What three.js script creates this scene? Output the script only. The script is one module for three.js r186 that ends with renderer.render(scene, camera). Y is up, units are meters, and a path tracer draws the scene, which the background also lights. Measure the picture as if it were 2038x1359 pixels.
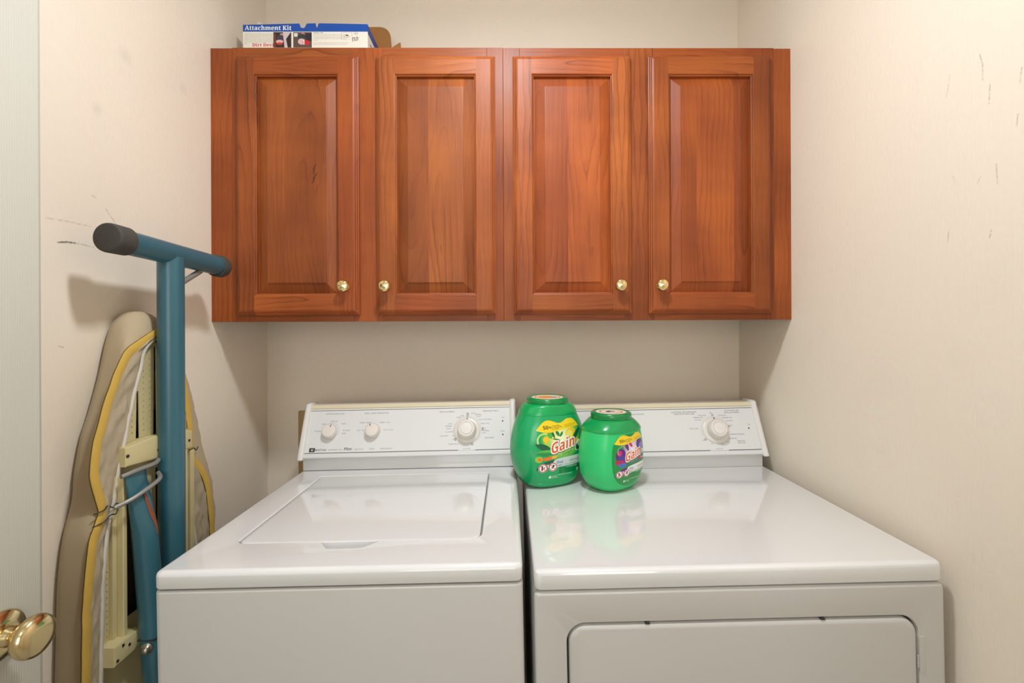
import * as THREE from 'three';
import { ImprovedNoise } from 'three/addons/math/ImprovedNoise.js';
import { RoundedBoxGeometry } from 'three/addons/geometries/RoundedBoxGeometry.js';
import { RectAreaLightUniformsLib } from 'three/addons/lights/RectAreaLightUniformsLib.js';
import { mergeGeometries, toCreasedNormals } from 'three/addons/utils/BufferGeometryUtils.js';

// ---------------------------------------------------------------- camera, light, exposure
const scene = new THREE.Scene();
scene.background = new THREE.Color(0x000000);
const IW = 2038, IH = 1359, FOCAL = 927;                       // focal length in pixels of the 2038 x 1359 frame
const camera = new THREE.PerspectiveCamera(2 * Math.atan(IH / 2 / FOCAL) * 180 / Math.PI, IW / IH, 0.02, 20);
camera.position.set(0, 1.331, 0);
camera.rotation.set(0, -0.0075, -0.0045);
camera.setViewOffset(IW, IH, 0, 24.5, IW, IH);                 // the lens is shifted, verticals stay upright
const renderer = new THREE.WebGLRenderer({ antialias: true });
renderer.toneMapping = THREE.LinearToneMapping;
renderer.toneMappingExposure = 0.89;
renderer.shadowMap.enabled = true;
RectAreaLightUniformsLib.init();
const LAMP = { pos: [0.0, 2.52, -0.63], size: 0.13, color: [0.95, 1.0, 1.04], down: 245, round: 0.62 };   // an unseen frosted dome: most of its light goes down, some sideways
const HALL = { color: [0.95, 1.0, 1.0], power: 2.4 };  // unseen panel light in the hall
const HALL_FILL = { color: [0.98, 1.0, 0.98], power: 1.7 };            // added glowing pane behind the camera, fill light for the shaded parts

// ---------------------------------------------------------------- helpers
const V3 = (x, y, z) => new THREE.Vector3(x, y, z);
const used = {};
const numbered = (n) => { const k = used[n] = (used[n] ?? -1) + 1; return k ? n + '_' + String(k).padStart(3, '0') : n; };
let seed = 7;
const rnd = () => { seed = (seed * 1664525 + 1013904223) >>> 0; return seed / 4294967296; };
const NZ = new ImprovedNoise();
const nz = (x, y, z = 0) => NZ.noise(x + 31.7, y + 17.3, z + 3.1);
const lin = (r, g, b) => new THREE.Color().setRGB(r, g, b);
const clamp = (v, a = 0, b = 1) => Math.min(b, Math.max(a, v));
const sstep = (a, b, v) => { const t = clamp((v - a) / (b - a)); return t * t * (3 - 2 * t); };
const lerp = (a, b, t) => a + (b - a) * t;

function thing(name, label, category, pos = [0, 0, 0], group) {
  const o = new THREE.Group(); o.name = numbered(name); scene.add(o); o.position.set(...pos);
  o.userData = { label, category }; if (group) o.userData.group = group;
  return o;
}
function part(name, geo, mat, parent, label) {
  const m = new THREE.Mesh(geo, mat); m.name = parent === scene ? numbered(name) : name;
  m.castShadow = m.receiveShadow = true; parent.add(m);
  if (label) m.userData.label = label;
  return m;
}
function struct(name, geo, mat, parent = scene) { const m = part(name, geo, mat, parent); if (parent === scene) m.userData.kind = 'structure'; return m; }
const std = (o) => new THREE.MeshPhysicalMaterial({ roughness: 0.5, metalness: 0, ...o });

function box(x0, x1, y0, y1, z0, z1, r = 0) {
  const w = Math.abs(x1 - x0), h = Math.abs(y1 - y0), d = Math.abs(z1 - z0);
  const g = r ? new RoundedBoxGeometry(w, h, d, 2, Math.min(r, w / 2.01, h / 2.01, d / 2.01)) : new THREE.BoxGeometry(w, h, d);
  return g.translate((x0 + x1) / 2, (y0 + y1) / 2, (z0 + z1) / 2);
}
// planar uv in metres along two axes
function planarUV(g, a, b, sa = 1, sb = 1, oa = 0, ob = 0) {
  const p = g.attributes.position, uv = new Float32Array(p.count * 2);
  for (let i = 0; i < p.count; i++) { uv[2 * i] = p.getComponent(i, a) * sa + oa; uv[2 * i + 1] = p.getComponent(i, b) * sb + ob; }
  g.setAttribute('uv', new THREE.BufferAttribute(uv, 2)); return g;
}
function rrect(x0, y0, x1, y1, r, n = 6) {                       // counter-clockwise rounded rectangle; r one radius or four (bl, br, tr, tl)
  const R = Array.isArray(r) ? r : [r, r, r, r], out = [];
  const C = [[x0 + R[0], y0 + R[0], Math.PI, R[0]], [x1 - R[1], y0 + R[1], 1.5 * Math.PI, R[1]], [x1 - R[2], y1 - R[2], 0, R[2]], [x0 + R[3], y1 - R[3], 0.5 * Math.PI, R[3]]];
  for (const [cx, cy, a, q] of C) for (let i = 0; i <= n; i++) { const t = a + (i / n) * Math.PI / 2; out.push([cx + q * Math.cos(t), cy + q * Math.sin(t)]); }
  return out.filter((p, i) => { const q = out[(i + 1) % out.length]; return Math.hypot(p[0] - q[0], p[1] - q[1]) > 1e-6; });
}
function inset(pts, d) {
  if (!d) return pts;
  const n = pts.length;
  return pts.map((p, i) => {
    const a = pts[(i + n - 1) % n], b = pts[(i + 1) % n];
    let e1 = [p[0] - a[0], p[1] - a[1]], e2 = [b[0] - p[0], b[1] - p[1]];
    const l1 = Math.hypot(...e1), l2 = Math.hypot(...e2); e1 = [e1[0] / l1, e1[1] / l1]; e2 = [e2[0] / l2, e2[1] / l2];
    const m = [-(e1[1] + e2[1]), e1[0] + e2[0]], l = Math.hypot(...m) || 1, c = clamp((-e1[1] * m[0] + e1[0] * m[1]) / l, 0.4, 1);
    return [p[0] + m[0] / l * d / c, p[1] + m[1] / l * d / c];
  });
}
// a solid from a flat contour: profile of [inset, height] along the axis, capped; an optional hole runs down from the top
const AX = { y: (a, b, h) => [a, h, -b], z: (a, b, h) => [a, b, h], x: (a, b, h) => [h, b, -a] };
function solid(contour, prof, axis = 'z', hole = null, crease = 0.6) {
  const f = AX[axis], pos = [], tri = (...v) => { for (const q of v) pos.push(...q); };
  const walls = (c, pr, flip) => {
    const rings = pr.map(([d, h]) => inset(c, d).map(([a, b]) => f(a, b, h)));
    for (let k = 0; k + 1 < rings.length; k++) for (let i = 0, n = c.length; i < n; i++) {
      const j = (i + 1) % n, A = rings[k][i], B = rings[k][j], Cc = rings[k + 1][j], D = rings[k + 1][i];
      if (flip) tri(A, Cc, B, A, D, Cc); else tri(A, B, Cc, A, Cc, D);
    }
  };
  const last = prof[prof.length - 1]; prof = [...prof, [last[0] + 0.0005, last[1]]];   // a narrow flat ring keeps the cap flat
  walls(contour, prof);
  const cap = ([d, h], up, hc) => {
    const c = inset(contour, d).map((p) => new THREE.Vector2(...p)), hs = hc ? [hc.map((p) => new THREE.Vector2(...p))] : [];
    const all = [...c, ...hs.flat()];
    for (const [i, j, k] of THREE.ShapeUtils.triangulateShape(c, hs)) { const q = [all[i], all[j], all[k]].map((p) => f(p.x, p.y, h)); if (up) tri(...q); else tri(q[0], q[2], q[1]); }
  };
  if (hole) {
    const hp = [[hole.prof[0][0] + 0.0005, hole.prof[0][1]], ...hole.prof];
    cap(prof[prof.length - 1], true, inset(hole.contour, -(hp[0][0])));
    walls(hole.contour, hp.map(([d, h]) => [-d, h]), false);
  } else { cap(prof[prof.length - 1], true); cap(prof[0], false); }
  const g = new THREE.BufferGeometry(); g.setAttribute('position', new THREE.Float32BufferAttribute(pos, 3));
  g.setAttribute('uv', new THREE.Float32BufferAttribute(new Float32Array(pos.length / 3 * 2), 2));
  g.computeVertexNormals();
  return toCreasedNormals(g, crease);
}
function fillet(d, h, r, n = 5, start = 0) {                     // rounded top edge: insets 0..r up to height h
  const out = []; for (let i = start; i <= n; i++) { const t = i / n * Math.PI / 2; out.push([d + r * (1 - Math.cos(t)), h - r + r * Math.sin(t)]); } return out;
}
function loft(rings, closed = false, caps = false, uvf = null) { // rings of [x,y,z]; smooth
  const n = rings[0].length, pos = [], idx = [], uv = [];
  rings.forEach((r, k) => r.forEach((p, i) => { pos.push(...p); const q = uvf ? uvf(k / (rings.length - 1), i / (closed ? n : n - 1), p) : [k / (rings.length - 1), i / n]; uv.push(...q); }));
  const m = closed ? n : n - 1;
  for (let k = 0; k + 1 < rings.length; k++) for (let i = 0; i < m; i++) { const j = (i + 1) % n, a = k * n + i, b = k * n + j, c = (k + 1) * n + j, d = (k + 1) * n + i; idx.push(a, b, c, a, c, d); }
  if (caps) for (const k of [0, rings.length - 1]) {
    const base = pos.length / 3, ctr = [0, 1, 2].map((c) => rings[k].reduce((s, p) => s + p[c], 0) / n);
    rings[k].forEach((p) => { pos.push(...p); uv.push(0, 0); }); pos.push(...ctr); uv.push(0, 0);
    for (let i = 0; i < n; i++) { const j = (i + 1) % n; if (k) idx.push(base + i, base + j, base + n); else idx.push(base + j, base + i, base + n); }
  }
  const g = new THREE.BufferGeometry(); g.setAttribute('position', new THREE.Float32BufferAttribute(pos, 3)); g.setAttribute('uv', new THREE.Float32BufferAttribute(uv, 2));
  g.setIndex(idx); g.computeVertexNormals(); return g;
}
function rod(pts, r, seg = 12, tseg = 24, closed = false) {
  const c = pts.length === 2 ? new THREE.LineCurve3(V3(...pts[0]), V3(...pts[1])) : new THREE.CatmullRomCurve3(pts.map((p) => V3(...p)), closed, 'centripetal');
  const g = new THREE.TubeGeometry(c, pts.length === 2 ? 1 : tseg, r, seg, closed);
  const a = pts[0], b = pts[pts.length - 1], caps = [];
  for (const [p, q] of [[a, c.getTangent(0).negate()], [b, c.getTangent(1)]]) { const d = new THREE.CircleGeometry(r, seg); d.applyQuaternion(new THREE.Quaternion().setFromUnitVectors(V3(0, 0, 1), q)); d.translate(...p); caps.push(d); }
  return mergeGeometries([g, ...caps]);
}
const lathe = (pr, seg = 40) => new THREE.LatheGeometry(pr.map(([r, y]) => new THREE.Vector2(r, y)), seg);
const toZ = (g) => g.rotateX(Math.PI / 2);                        // a lathe about y now points to +z
function canvasTex(w, h, draw) {
  const c = document.createElement('canvas'); c.width = w; c.height = h; const x = c.getContext('2d'); draw(x, w, h);
  const t = new THREE.CanvasTexture(c); t.colorSpace = THREE.SRGBColorSpace; t.anisotropy = 8; return t;
}
function dataTex(w, h, f, srgb = false) {
  const d = new Uint8Array(w * h * 4);
  for (let y = 0, i = 0; y < h; y++) for (let x = 0; x < w; x++, i += 4) { const c = f(x, y); d[i] = clamp(c[0], 0, 255); d[i + 1] = clamp(c[1], 0, 255); d[i + 2] = clamp(c[2], 0, 255); d[i + 3] = 255; }
  const t = new THREE.DataTexture(d, w, h); t.magFilter = THREE.LinearFilter; t.minFilter = THREE.LinearMipmapLinearFilter; t.generateMipmaps = true;
  t.wrapS = t.wrapT = THREE.RepeatWrapping; if (srgb) t.colorSpace = THREE.SRGBColorSpace; t.needsUpdate = true; return t;
}
const again = (t, rx, ry, ox = 0, oy = 0) => { const c = t.clone(); c.repeat.set(rx, ry); c.offset.set(ox, oy); c.needsUpdate = true; return c; };

// ---------------------------------------------------------------- shared textures
const peel = dataTex(256, 256, (x, y) => { // tileable fine paint roller relief
  const a = x / 256 * Math.PI * 2, b = y / 256 * Math.PI * 2, s = 2.6;
  const v = nz(Math.cos(a) * s, Math.sin(a) * s, Math.cos(b) * s) + nz(Math.sin(b) * s + 9, Math.cos(a) * s * 2, Math.sin(a) * s * 2) * 0.6;
  const q = 128 + v * 110; return [q, q, q];
});
const weave = dataTex(128, 128, (x, y) => { const q = 128 + 60 * Math.sin(x / 128 * Math.PI * 64) * Math.sin(y / 128 * Math.PI * 64) + (rnd() - 0.5) * 70; return [q, q, q]; });

// ---------------------------------------------------------------- wood
const WOOD = [150, 75, 31];
function woodTex(sd, wm, hm, o = {}) {                            // wm x hm metres, grain along v
  const ppm = o.ppm ?? 1500, W = Math.round(wm * ppm), H = Math.round(hm * ppm), st = o.staves ?? [[0, 1]];
  const S = st.map(([from, tint, cath], k) => ({ from: from * wm, tint, cx: (cath ?? 0.5) * wm, c: 0.012 + 0.03 * Math.abs(nz(k * 3.1, sd)), tap: (0.05 + 0.05 * nz(sd, k * 5.7)) * (nz(sd * 2.1, k) > 0 ? 1 : -1), ph: k * 7.7 + sd * 3.3 }));
  const mark = (x, y) => { let m = 0; for (const [mx, my, l, wd, a] of o.marks ?? []) { const q = (y - my) / l, e = (x - mx - 0.004 * q - 0.003 * nz(y * 90, mx * 50)) / wd; if (Math.abs(q) < 1) m += a * Math.exp(-e * e) * (1 - q * q) * (0.5 + 0.8 * Math.abs(nz(x * 300, y * 200))); } return m; };
  return dataTex(W, H, (px, py) => {
    const x = px / ppm, y = py / ppm; let s = S[0]; for (const q of S) if (x >= q.from) s = q;
    const dx = x - s.cx + 0.02 * nz(x * 5, y * 3.2, s.ph) + 0.004 * nz(x * 30, y * 9, s.ph);
    const dz = s.c + (y - hm * 0.45) * s.tap + 0.012 * nz(y * 4, s.ph, x * 3);
    const r = Math.hypot(dx * 0.75, dz), f0 = r / 0.0105 + 0.7 * nz(x * 14, y * 5, s.ph + 4) + 0.12 * nz(x * 60, y * 40, s.ph), f = f0 - Math.floor(f0);
    const late = (0.35 * sstep(0.2, 0.9, f) + 0.65 * sstep(0.8, 0.93, f)) * (1 - sstep(0.94, 1, f));
    const fib = nz(x * 900, y * 22, s.ph) * 0.6 + nz(x * 340, y * 7, s.ph) * 0.6, blot = nz(x * 11, y * 5, s.ph + 9);
    const fig = nz(x * 6 + y * 3, y * 26, s.ph) * 0.5;
    const v = s.tint * (1 - mark(x, y) - (0.055 + 0.3 * Math.max(0, nz(x * 16, y * 4.5, s.ph + 2))) * late + 0.07 * fib + 0.15 * blot + 0.06 * fig);
    return [WOOD[0] * v, WOOD[1] * Math.pow(v, 1.35), WOOD[2] * Math.pow(v, 1.5)];
  }, true);
}
const woodBump = dataTex(256, 256, (x, y) => { const a = x / 256, b = y / 256; const q = 128 + 70 * nz(a * 60, b * 4) + 40 * nz(a * 120, b * 10); return [q, q, q]; });
const stileTex = [1, 2, 3, 4, 5].map((k) => woodTex(k * 1.7, 0.12, 0.8, { staves: [[0, 1, [0.5, 1.6, -0.6, 0.35, 1.2][k - 1]]] }));
stileTex.forEach((t) => { t.wrapS = t.wrapT = THREE.MirroredRepeatWrapping; });
const panelTex = [
  woodTex(11.3, 0.26, 0.66, { staves: [[0, 1.0, -0.3], [0.33, 0.93, 0.55], [0.78, 0.97, 1.4]], marks: [[0.168, 0.356, 0.010, 0.0012, 0.9], [0.165, 0.343, 0.009, 0.0011, 0.8], [0.169, 0.331, 0.010, 0.0016, 0.8], [0.164, 0.318, 0.010, 0.0012, 0.8], [0.172, 0.292, 0.012, 0.0009, 0.4]] }),
  woodTex(13.9, 0.26, 0.66, { staves: [[0, 0.92, 0.2], [0.36, 1.03, 0.5], [0.74, 0.95, 1.3]] }),
  woodTex(17.1, 0.26, 0.66, { staves: [[0, 0.95, 0.1], [0.38, 1.08, 0.62], [0.83, 0.96, 1.3]] }),
  woodTex(19.7, 0.26, 0.66, { staves: [[0, 0.98, 1.4], [0.3, 1.04, 1.9], [0.7, 0.92, 0.8]] }),
];
const woodMat = (map, tint = 1, warm = 0.93 + rnd() * 0.2) => std({ map, color: lin(tint, tint * warm, tint * warm), roughness: 0.5, clearcoat: 0.1, clearcoatRoughness: 0.3, specularIntensity: 0.6, bumpMap: woodBump, bumpScale: 0.00012 });
const woodMats = stileTex.flatMap((t) => [0.9, 1.0, 1.1].map((q) => woodMat(t, q, 1)));
const anyWood = () => woodMats[Math.floor(rnd() * woodMats.length)];

// ---------------------------------------------------------------- plain materials
const M = {
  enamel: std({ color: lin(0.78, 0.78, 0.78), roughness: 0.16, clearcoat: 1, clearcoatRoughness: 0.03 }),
  enamelShaded: std({ color: lin(0.585, 0.57, 0.545), roughness: 0.38, bumpMap: again(peel, 1, 1), bumpScale: 0.00002 }),  // same white enamel, darkened to carry the shade on the fronts
  plasticWhite: std({ color: lin(0.80, 0.775, 0.74), roughness: 0.38 }),
  plasticKnob: std({ color: lin(0.80, 0.74, 0.68), roughness: 0.36 }),
  almond: std({ color: lin(0.74, 0.66, 0.47), roughness: 0.4 }),
  steelBead: std({ color: lin(0.74, 0.74, 0.74), roughness: 0.3 }),
  seamGrey: std({ color: lin(0.16, 0.16, 0.165), roughness: 0.7 }),
  seam: std({ color: lin(0.03, 0.03, 0.03), roughness: 0.7 }),  // black for the shade in the dryer door gap
  black: std({ color: lin(0.025, 0.024, 0.023), roughness: 0.6 }),
  greyBack: std({ color: lin(0.5, 0.5, 0.5), roughness: 0.6 }),
  brass: std({ color: lin(0.86, 0.68, 0.34), metalness: 1, roughness: 0.13 }),
  brassDoor: std({ color: lin(0.72, 0.58, 0.32), metalness: 1, roughness: 0.17 }),
  blue: std({ color: lin(0.027, 0.122, 0.165), roughness: 0.38, clearcoat: 0.4, clearcoatRoughness: 0.3 }),
  rubber: std({ color: lin(0.06, 0.055, 0.048), roughness: 0.75, bumpMap: again(peel, 3, 3), bumpScale: 0.0003 }),
  cover: std({ color: lin(0.49, 0.39, 0.25), roughness: 0.85, sheen: 0.3, sheenColor: lin(0.6, 0.55, 0.5), bumpMap: again(weave, 30, 8), bumpScale: 0.0002, side: THREE.DoubleSide }),
  pad: std({ color: lin(0.45, 0.37, 0.25), roughness: 0.7, sheen: 0.3, sheenColor: lin(0.6, 0.6, 0.55), bumpMap: again(weave, 30, 8), bumpScale: 0.0001, side: THREE.DoubleSide }),
  yellow: std({ color: lin(0.66, 0.43, 0.085), roughness: 0.85, bumpMap: again(weave, 60, 2), bumpScale: 0.0003 }),
  piping: std({ color: lin(0.66, 0.61, 0.53), roughness: 0.85 }),
  cream: std({ color: lin(0.64, 0.545, 0.29), roughness: 0.5 }),
  wire: std({ color: lin(0.33, 0.33, 0.31), roughness: 0.45, metalness: 0.5 }),
  darkWire: std({ color: lin(0.05, 0.045, 0.035), roughness: 0.5, metalness: 0.4 }),
  bolt: std({ color: lin(0.45, 0.42, 0.36), roughness: 0.35, metalness: 0.9 }),
  kraft: std({ color: lin(0.36, 0.16, 0.045), roughness: 0.8 }),
  tan: std({ color: lin(0.42, 0.28, 0.13), roughness: 0.6 }),
  ceiling: std({ color: lin(0.8, 0.79, 0.76), roughness: 0.9 }),
  floor: std({ color: lin(0.42, 0.38, 0.33), roughness: 0.55 }),
  trim: std({ color: lin(0.72, 0.74, 0.70), roughness: 0.45 }),
};

// ---------------------------------------------------------------- room
const XL = -0.831, XR = 0.80, ZB = -1.611, ZF = 0.20, CH = 2.52;   // inner faces; the camera stands at z = 0 inside the doorway wall
const WALLC = [242, 230, 213];
const mottle = (x, w, h, marks) => {
  x.fillStyle = `rgb(${WALLC})`; x.fillRect(0, 0, w, h);
  for (let i = 0; i < 260; i++) { const r = 20 + rnd() * 90, cx = rnd() * w, cy = rnd() * h, g = x.createRadialGradient(cx, cy, 0, cx, cy, r), d = rnd() > 0.5; g.addColorStop(0, d ? 'rgba(226,214,196,0.12)' : 'rgba(248,238,222,0.12)'); g.addColorStop(1, 'rgba(242,230,213,0)'); x.fillStyle = g; x.fillRect(cx - r, cy - r, 2 * r, 2 * r); }
  marks?.(x, w, h);
};
// side walls: u runs from the front (z = +0.3) to the back over 2.0 m, v over 2.44 m
const su = (z, w) => (0.3 - z) / 2.0 * w, sv = (y, h) => (1 - y / CH) * h;
function scuff(x, w, h, pts, width, alpha) {
  x.strokeStyle = `rgba(62,54,44,${alpha})`; x.lineCap = 'round';
  for (let i = 0; i + 1 < pts.length; i++) {
    const n = 14; for (let k = 0; k < n; k++) {
      if (rnd() < 0.22) continue;
      const t0 = k / n, t1 = (k + 1) / n, [z0, y0] = pts[i], [z1, y1] = pts[i + 1];
      x.lineWidth = width * (0.5 + rnd()); x.beginPath(); x.moveTo(su(lerp(z0, z1, t0), w), sv(lerp(y0, y1, t0), h) + rnd() - 0.5); x.lineTo(su(lerp(z0, z1, t1), w), sv(lerp(y0, y1, t1), h) + rnd() - 0.5); x.stroke();
    }
  }
}
const leftWallTex = canvasTex(1640, 2000, (x, w, h) => mottle(x, w, h, () => {
  scuff(x, w, h, [[-0.843, 1.535], [-0.881, 1.538], [-0.939, 1.539]], 0.70, 0.29);
  scuff(x, w, h, [[-0.866, 1.495], [-0.885, 1.499], [-0.901, 1.5]], 1.82, 0.42);
  scuff(x, w, h, [[-0.901, 1.5], [-0.942, 1.499]], 0.84, 0.29);
  scuff(x, w, h, [[-0.936, 1.602], [-0.947, 1.599]], 0.77, 0.26);
  scuff(x, w, h, [[-0.968, 1.584], [-0.98, 1.571], [-0.995, 1.556]], 0.77, 0.34);
  scuff(x, w, h, [[-0.865, 1.304], [-0.878, 1.3]], 0.84, 0.31);
  for (const [z, y, r] of [[-0.95, 1.78, 14], [-1.02, 1.93, 18], [-1.2, 1.95, 15]]) { const g = x.createRadialGradient(su(z, w), sv(y, h), 0, su(z, w), sv(y, h), r); g.addColorStop(0, 'rgba(150,150,140,0.13)'); g.addColorStop(1, 'rgba(150,150,140,0)'); x.fillStyle = g; x.fillRect(su(z, w) - r, sv(y, h) - r, 2 * r, 2 * r); }
}));
const rightWallTex = canvasTex(1640, 2000, (x, w, h) => mottle(x, w, h, () => {
  for (const [p, wd, a] of [[[[-0.836, 1.788], [-0.84, 1.765], [-0.843, 1.751]], 1.1, 0.45], [[[-0.783, 1.793], [-0.778, 1.773], [-0.778, 1.747]], 1.3, 0.5], [[[-0.766, 1.733], [-0.768, 1.702]], 1.4, 0.5],
    [[[-0.757, 1.601], [-0.755, 1.565]], 1.1, 0.5], [[[-0.782, 1.585], [-0.789, 1.574]], 1, 0.35], [[[-0.839, 1.514], [-0.842, 1.483]], 1.2, 0.45], [[[-0.765, 1.492], [-0.768, 1.479]], 1.4, 0.4], [[[-0.718, 1.737], [-0.721, 1.712]], 1.6, 0.35], [[[-0.724, 1.666], [-0.726, 1.647]], 1.6, 0.35], [[[-0.831, 1.603], [-0.827, 1.588]], 0.9, 0.25]]) scuff(x, w, h, p, wd * 0.65, a * 0.5);
}));
const backWallTex = canvasTex(800, 1200, (x, w, h) => mottle(x, w, h));
const wallMat = (map, rx, ry) => std({ map, roughness: 0.62, bumpMap: again(peel, rx * 9, ry * 9), bumpScale: 0.00035 });
const T = 0.1;
struct('wall_back', planarUV(box(XL - T, XR + T, 0, CH, ZB - T, ZB), 0, 1, 1 / 1.83, 1 / CH, 0.5, 0), wallMat(backWallTex, 1.83, CH));
struct('wall_left', planarUV(box(XL - T, XL, 0, CH, ZB, ZF), 2, 1, -1 / 2.0, 1 / CH, 0.15, 0), wallMat(leftWallTex, 2, CH));
struct('wall_right', planarUV(box(XR, XR + T, 0, CH, ZB, ZF), 2, 1, -1 / 2.0, 1 / CH, 0.15, 0), wallMat(rightWallTex, 2, CH));
// unseen doorway wall, its opening widened to let hall light in; unseen hall beyond
const DX0 = -0.735, DX1 = 0.50, DH = 2.05, ZH = 0.32, HZ = 1.9, HX0 = -1.5, HX1 = 1.4;
const wm = wallMat(backWallTex, 1.8, 2.4);
const frontGeo = mergeGeometries([box(HX0, DX0, 0, CH, ZF, ZH), box(DX1, HX1, 0, CH, ZF, ZH), box(DX0, DX1, DH, CH, ZF, ZH)]);
struct('unseen_wall_front', planarUV(frontGeo, 0, 1, 1 / 1.83, 1 / CH, 0.5, 0), wm);
struct('wall_hall_left', planarUV(box(HX0 - T, HX0, 0, CH, ZF, HZ), 2, 1, 0.5, 1 / CH), wm);
struct('wall_hall_right', planarUV(box(HX1, HX1 + T, 0, CH, ZF, HZ), 2, 1, 0.5, 1 / CH), wm);
struct('wall_hall_back', planarUV(box(HX0 - T, HX1 + T, 0, CH, HZ, HZ + T), 0, 1, 0.5, 1 / CH), wm);
struct('floor', box(HX0 - T, HX1 + T, -0.1, 0, ZB - T, HZ + T), M.floor);
struct('ceiling', box(HX0 - T, HX1 + T, CH, CH + 0.1, ZB - T, HZ + T), M.ceiling);
struct('trim_1', mergeGeometries([box(DX0 - 0.008, DX0 + 0.012, 0, DH, ZF, ZH), box(DX1 - 0.012, DX1 + 0.07, 0, DH + 0.07, ZF - 0.012, ZF), box(DX1 - 0.02, DX1, 0, DH, ZF, ZH), box(DX0, DX1, DH - 0.015, DH, ZF, ZH)]), M.trim);

// unseen lamp lighting the laundry room: a small flush frosted dome, out of view
{
  const t = thing('unseen_ceiling_lamp', 'unseen small flush ceiling lamp with frosted dome, out of view above the machines', 'lamp', [LAMP.pos[0], CH, LAMP.pos[2]]);
  part('lamp_base', lathe([[0, 0], [0.11, 0], [0.11, -0.012], [0.1, -0.022], [0.088, -0.024], [0, -0.024]], 64), M.plasticWhite, t);
  part('dome', lathe([[0.086, -0.023], [0.088, -0.032], [0.084, -0.048], [0.07, -0.066], [0.048, -0.078], [0.024, -0.084], [0, -0.0855]], 64), std({ color: 0xffffff, roughness: 0.4, emissive: lin(...LAMP.color), emissiveIntensity: 9 }), t);
  const l = new THREE.RectAreaLight(lin(...LAMP.color), LAMP.down, LAMP.size, LAMP.size); l.position.set(LAMP.pos[0], CH - 0.09, LAMP.pos[2]); l.lookAt(LAMP.pos[0], 0, LAMP.pos[2]); scene.add(l);
  const r = new THREE.PointLight(lin(...LAMP.color), LAMP.round, 0, 2); r.position.set(LAMP.pos[0], CH - 0.055, LAMP.pos[2]); r.castShadow = true; r.shadow.radius = 2.5; r.shadow.mapSize.set(2048, 2048); scene.add(r);
}
// unseen hall light: a flat panel out of view, lighting door and machine fronts
{
  const t = thing('unseen_hall_light', 'unseen flat cool white panel light in the hall, lighting the door and machine fronts', 'lamp', [-0.2, CH, 1.05]);
  part('frame', box(-0.33, 0.33, -0.03, 0, -0.33, 0.33, 0.008), M.plasticWhite, t);
  part('diffuser', box(-0.3, 0.3, -0.034, -0.029, -0.3, 0.3), std({ color: 0xffffff, emissive: lin(...HALL.color), emissiveIntensity: 3 }), t);
  const l = new THREE.RectAreaLight(lin(...HALL.color), HALL.power, 0.6, 0.6); l.position.set(-0.2, CH - 0.04, 1.05); l.lookAt(-0.2, 0, 1.05); scene.add(l);
}

// added hall window out of view: a glowing pane as fill for shaded parts
{
  const w = new THREE.Group(); w.name = 'added_window_1'; w.position.set(-0.1, 1.5, HZ); w.userData.kind = 'structure'; scene.add(w);
  const fr = mergeGeometries([box(-0.68, -0.6, -0.68, 0.68, -0.03, 0), box(0.6, 0.68, -0.68, 0.68, -0.03, 0), box(-0.6, 0.6, 0.6, 0.68, -0.03, 0), box(-0.6, 0.6, -0.68, -0.6, -0.03, 0)]);
  part('added_window_frame', fr, M.trim, w);
  part('added_window_pane', box(-0.6, 0.6, -0.6, 0.6, -0.012, 0), std({ color: 0xffffff, roughness: 0.6, emissive: lin(...HALL_FILL.color), emissiveIntensity: 2.5 }), w);
  const l = new THREE.RectAreaLight(lin(...HALL_FILL.color), HALL_FILL.power, 1.2, 1.2); l.position.set(-0.1, 1.5, HZ - 0.035); l.lookAt(-0.1, 1.5, 0); scene.add(l);
}

// ---------------------------------------------------------------- the open door on the left with its brass knob
{
  const grain = dataTex(256, 64, (x, y) => { const q = 128 + 60 * Math.sin(x / 256 * Math.PI * 2 * 26 + 1.4 * nz(x / 60, y / 20)) + 40 * nz(x / 3, y / 40); return [q, q, q]; });
  const dm = std({ color: lin(0.57, 0.56, 0.49), roughness: 0.45, bumpMap: again(grain, 1 / 0.09, 2), bumpScale: 0.00016 });
  const d = new THREE.Group(); d.name = 'door_1'; d.position.set(-0.7375, 0.01, 0.18); d.userData.kind = 'structure'; scene.add(d);
  part('door_leaf', planarUV(solid(rrect(-0.0175, -0.0, 0.0175, 0.908, 0.009, 6), [[0.002, 0], [0, 0.002], [0, 2.028], [0.002, 2.03]], 'y', null, 0.9), 2, 1), dm, d);
  const k = new THREE.Group(); k.name = 'door_knob'; k.position.set(0.0175, 0.891, -0.842); k.rotation.z = -Math.PI / 2; d.add(k);  // its axis points into the room
  part('rosette', lathe([[0, 0], [0.034, 0], [0.0345, 0.003], [0.031, 0.007], [0.022, 0.011], [0.016, 0.013], [0, 0.013]], 48), M.brassDoor, k);
  part('knob_head', lathe([[0.0135, 0.008], [0.0135, 0.015], [0.0105, 0.018], [0.0105, 0.024], [0.013, 0.028], [0.02, 0.033], [0.0265, 0.04], [0.0285, 0.046], [0.0285, 0.05], [0.027, 0.055], [0.021, 0.0595], [0.012, 0.062], [0, 0.063]], 48), M.brassDoor, k);
}

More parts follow.
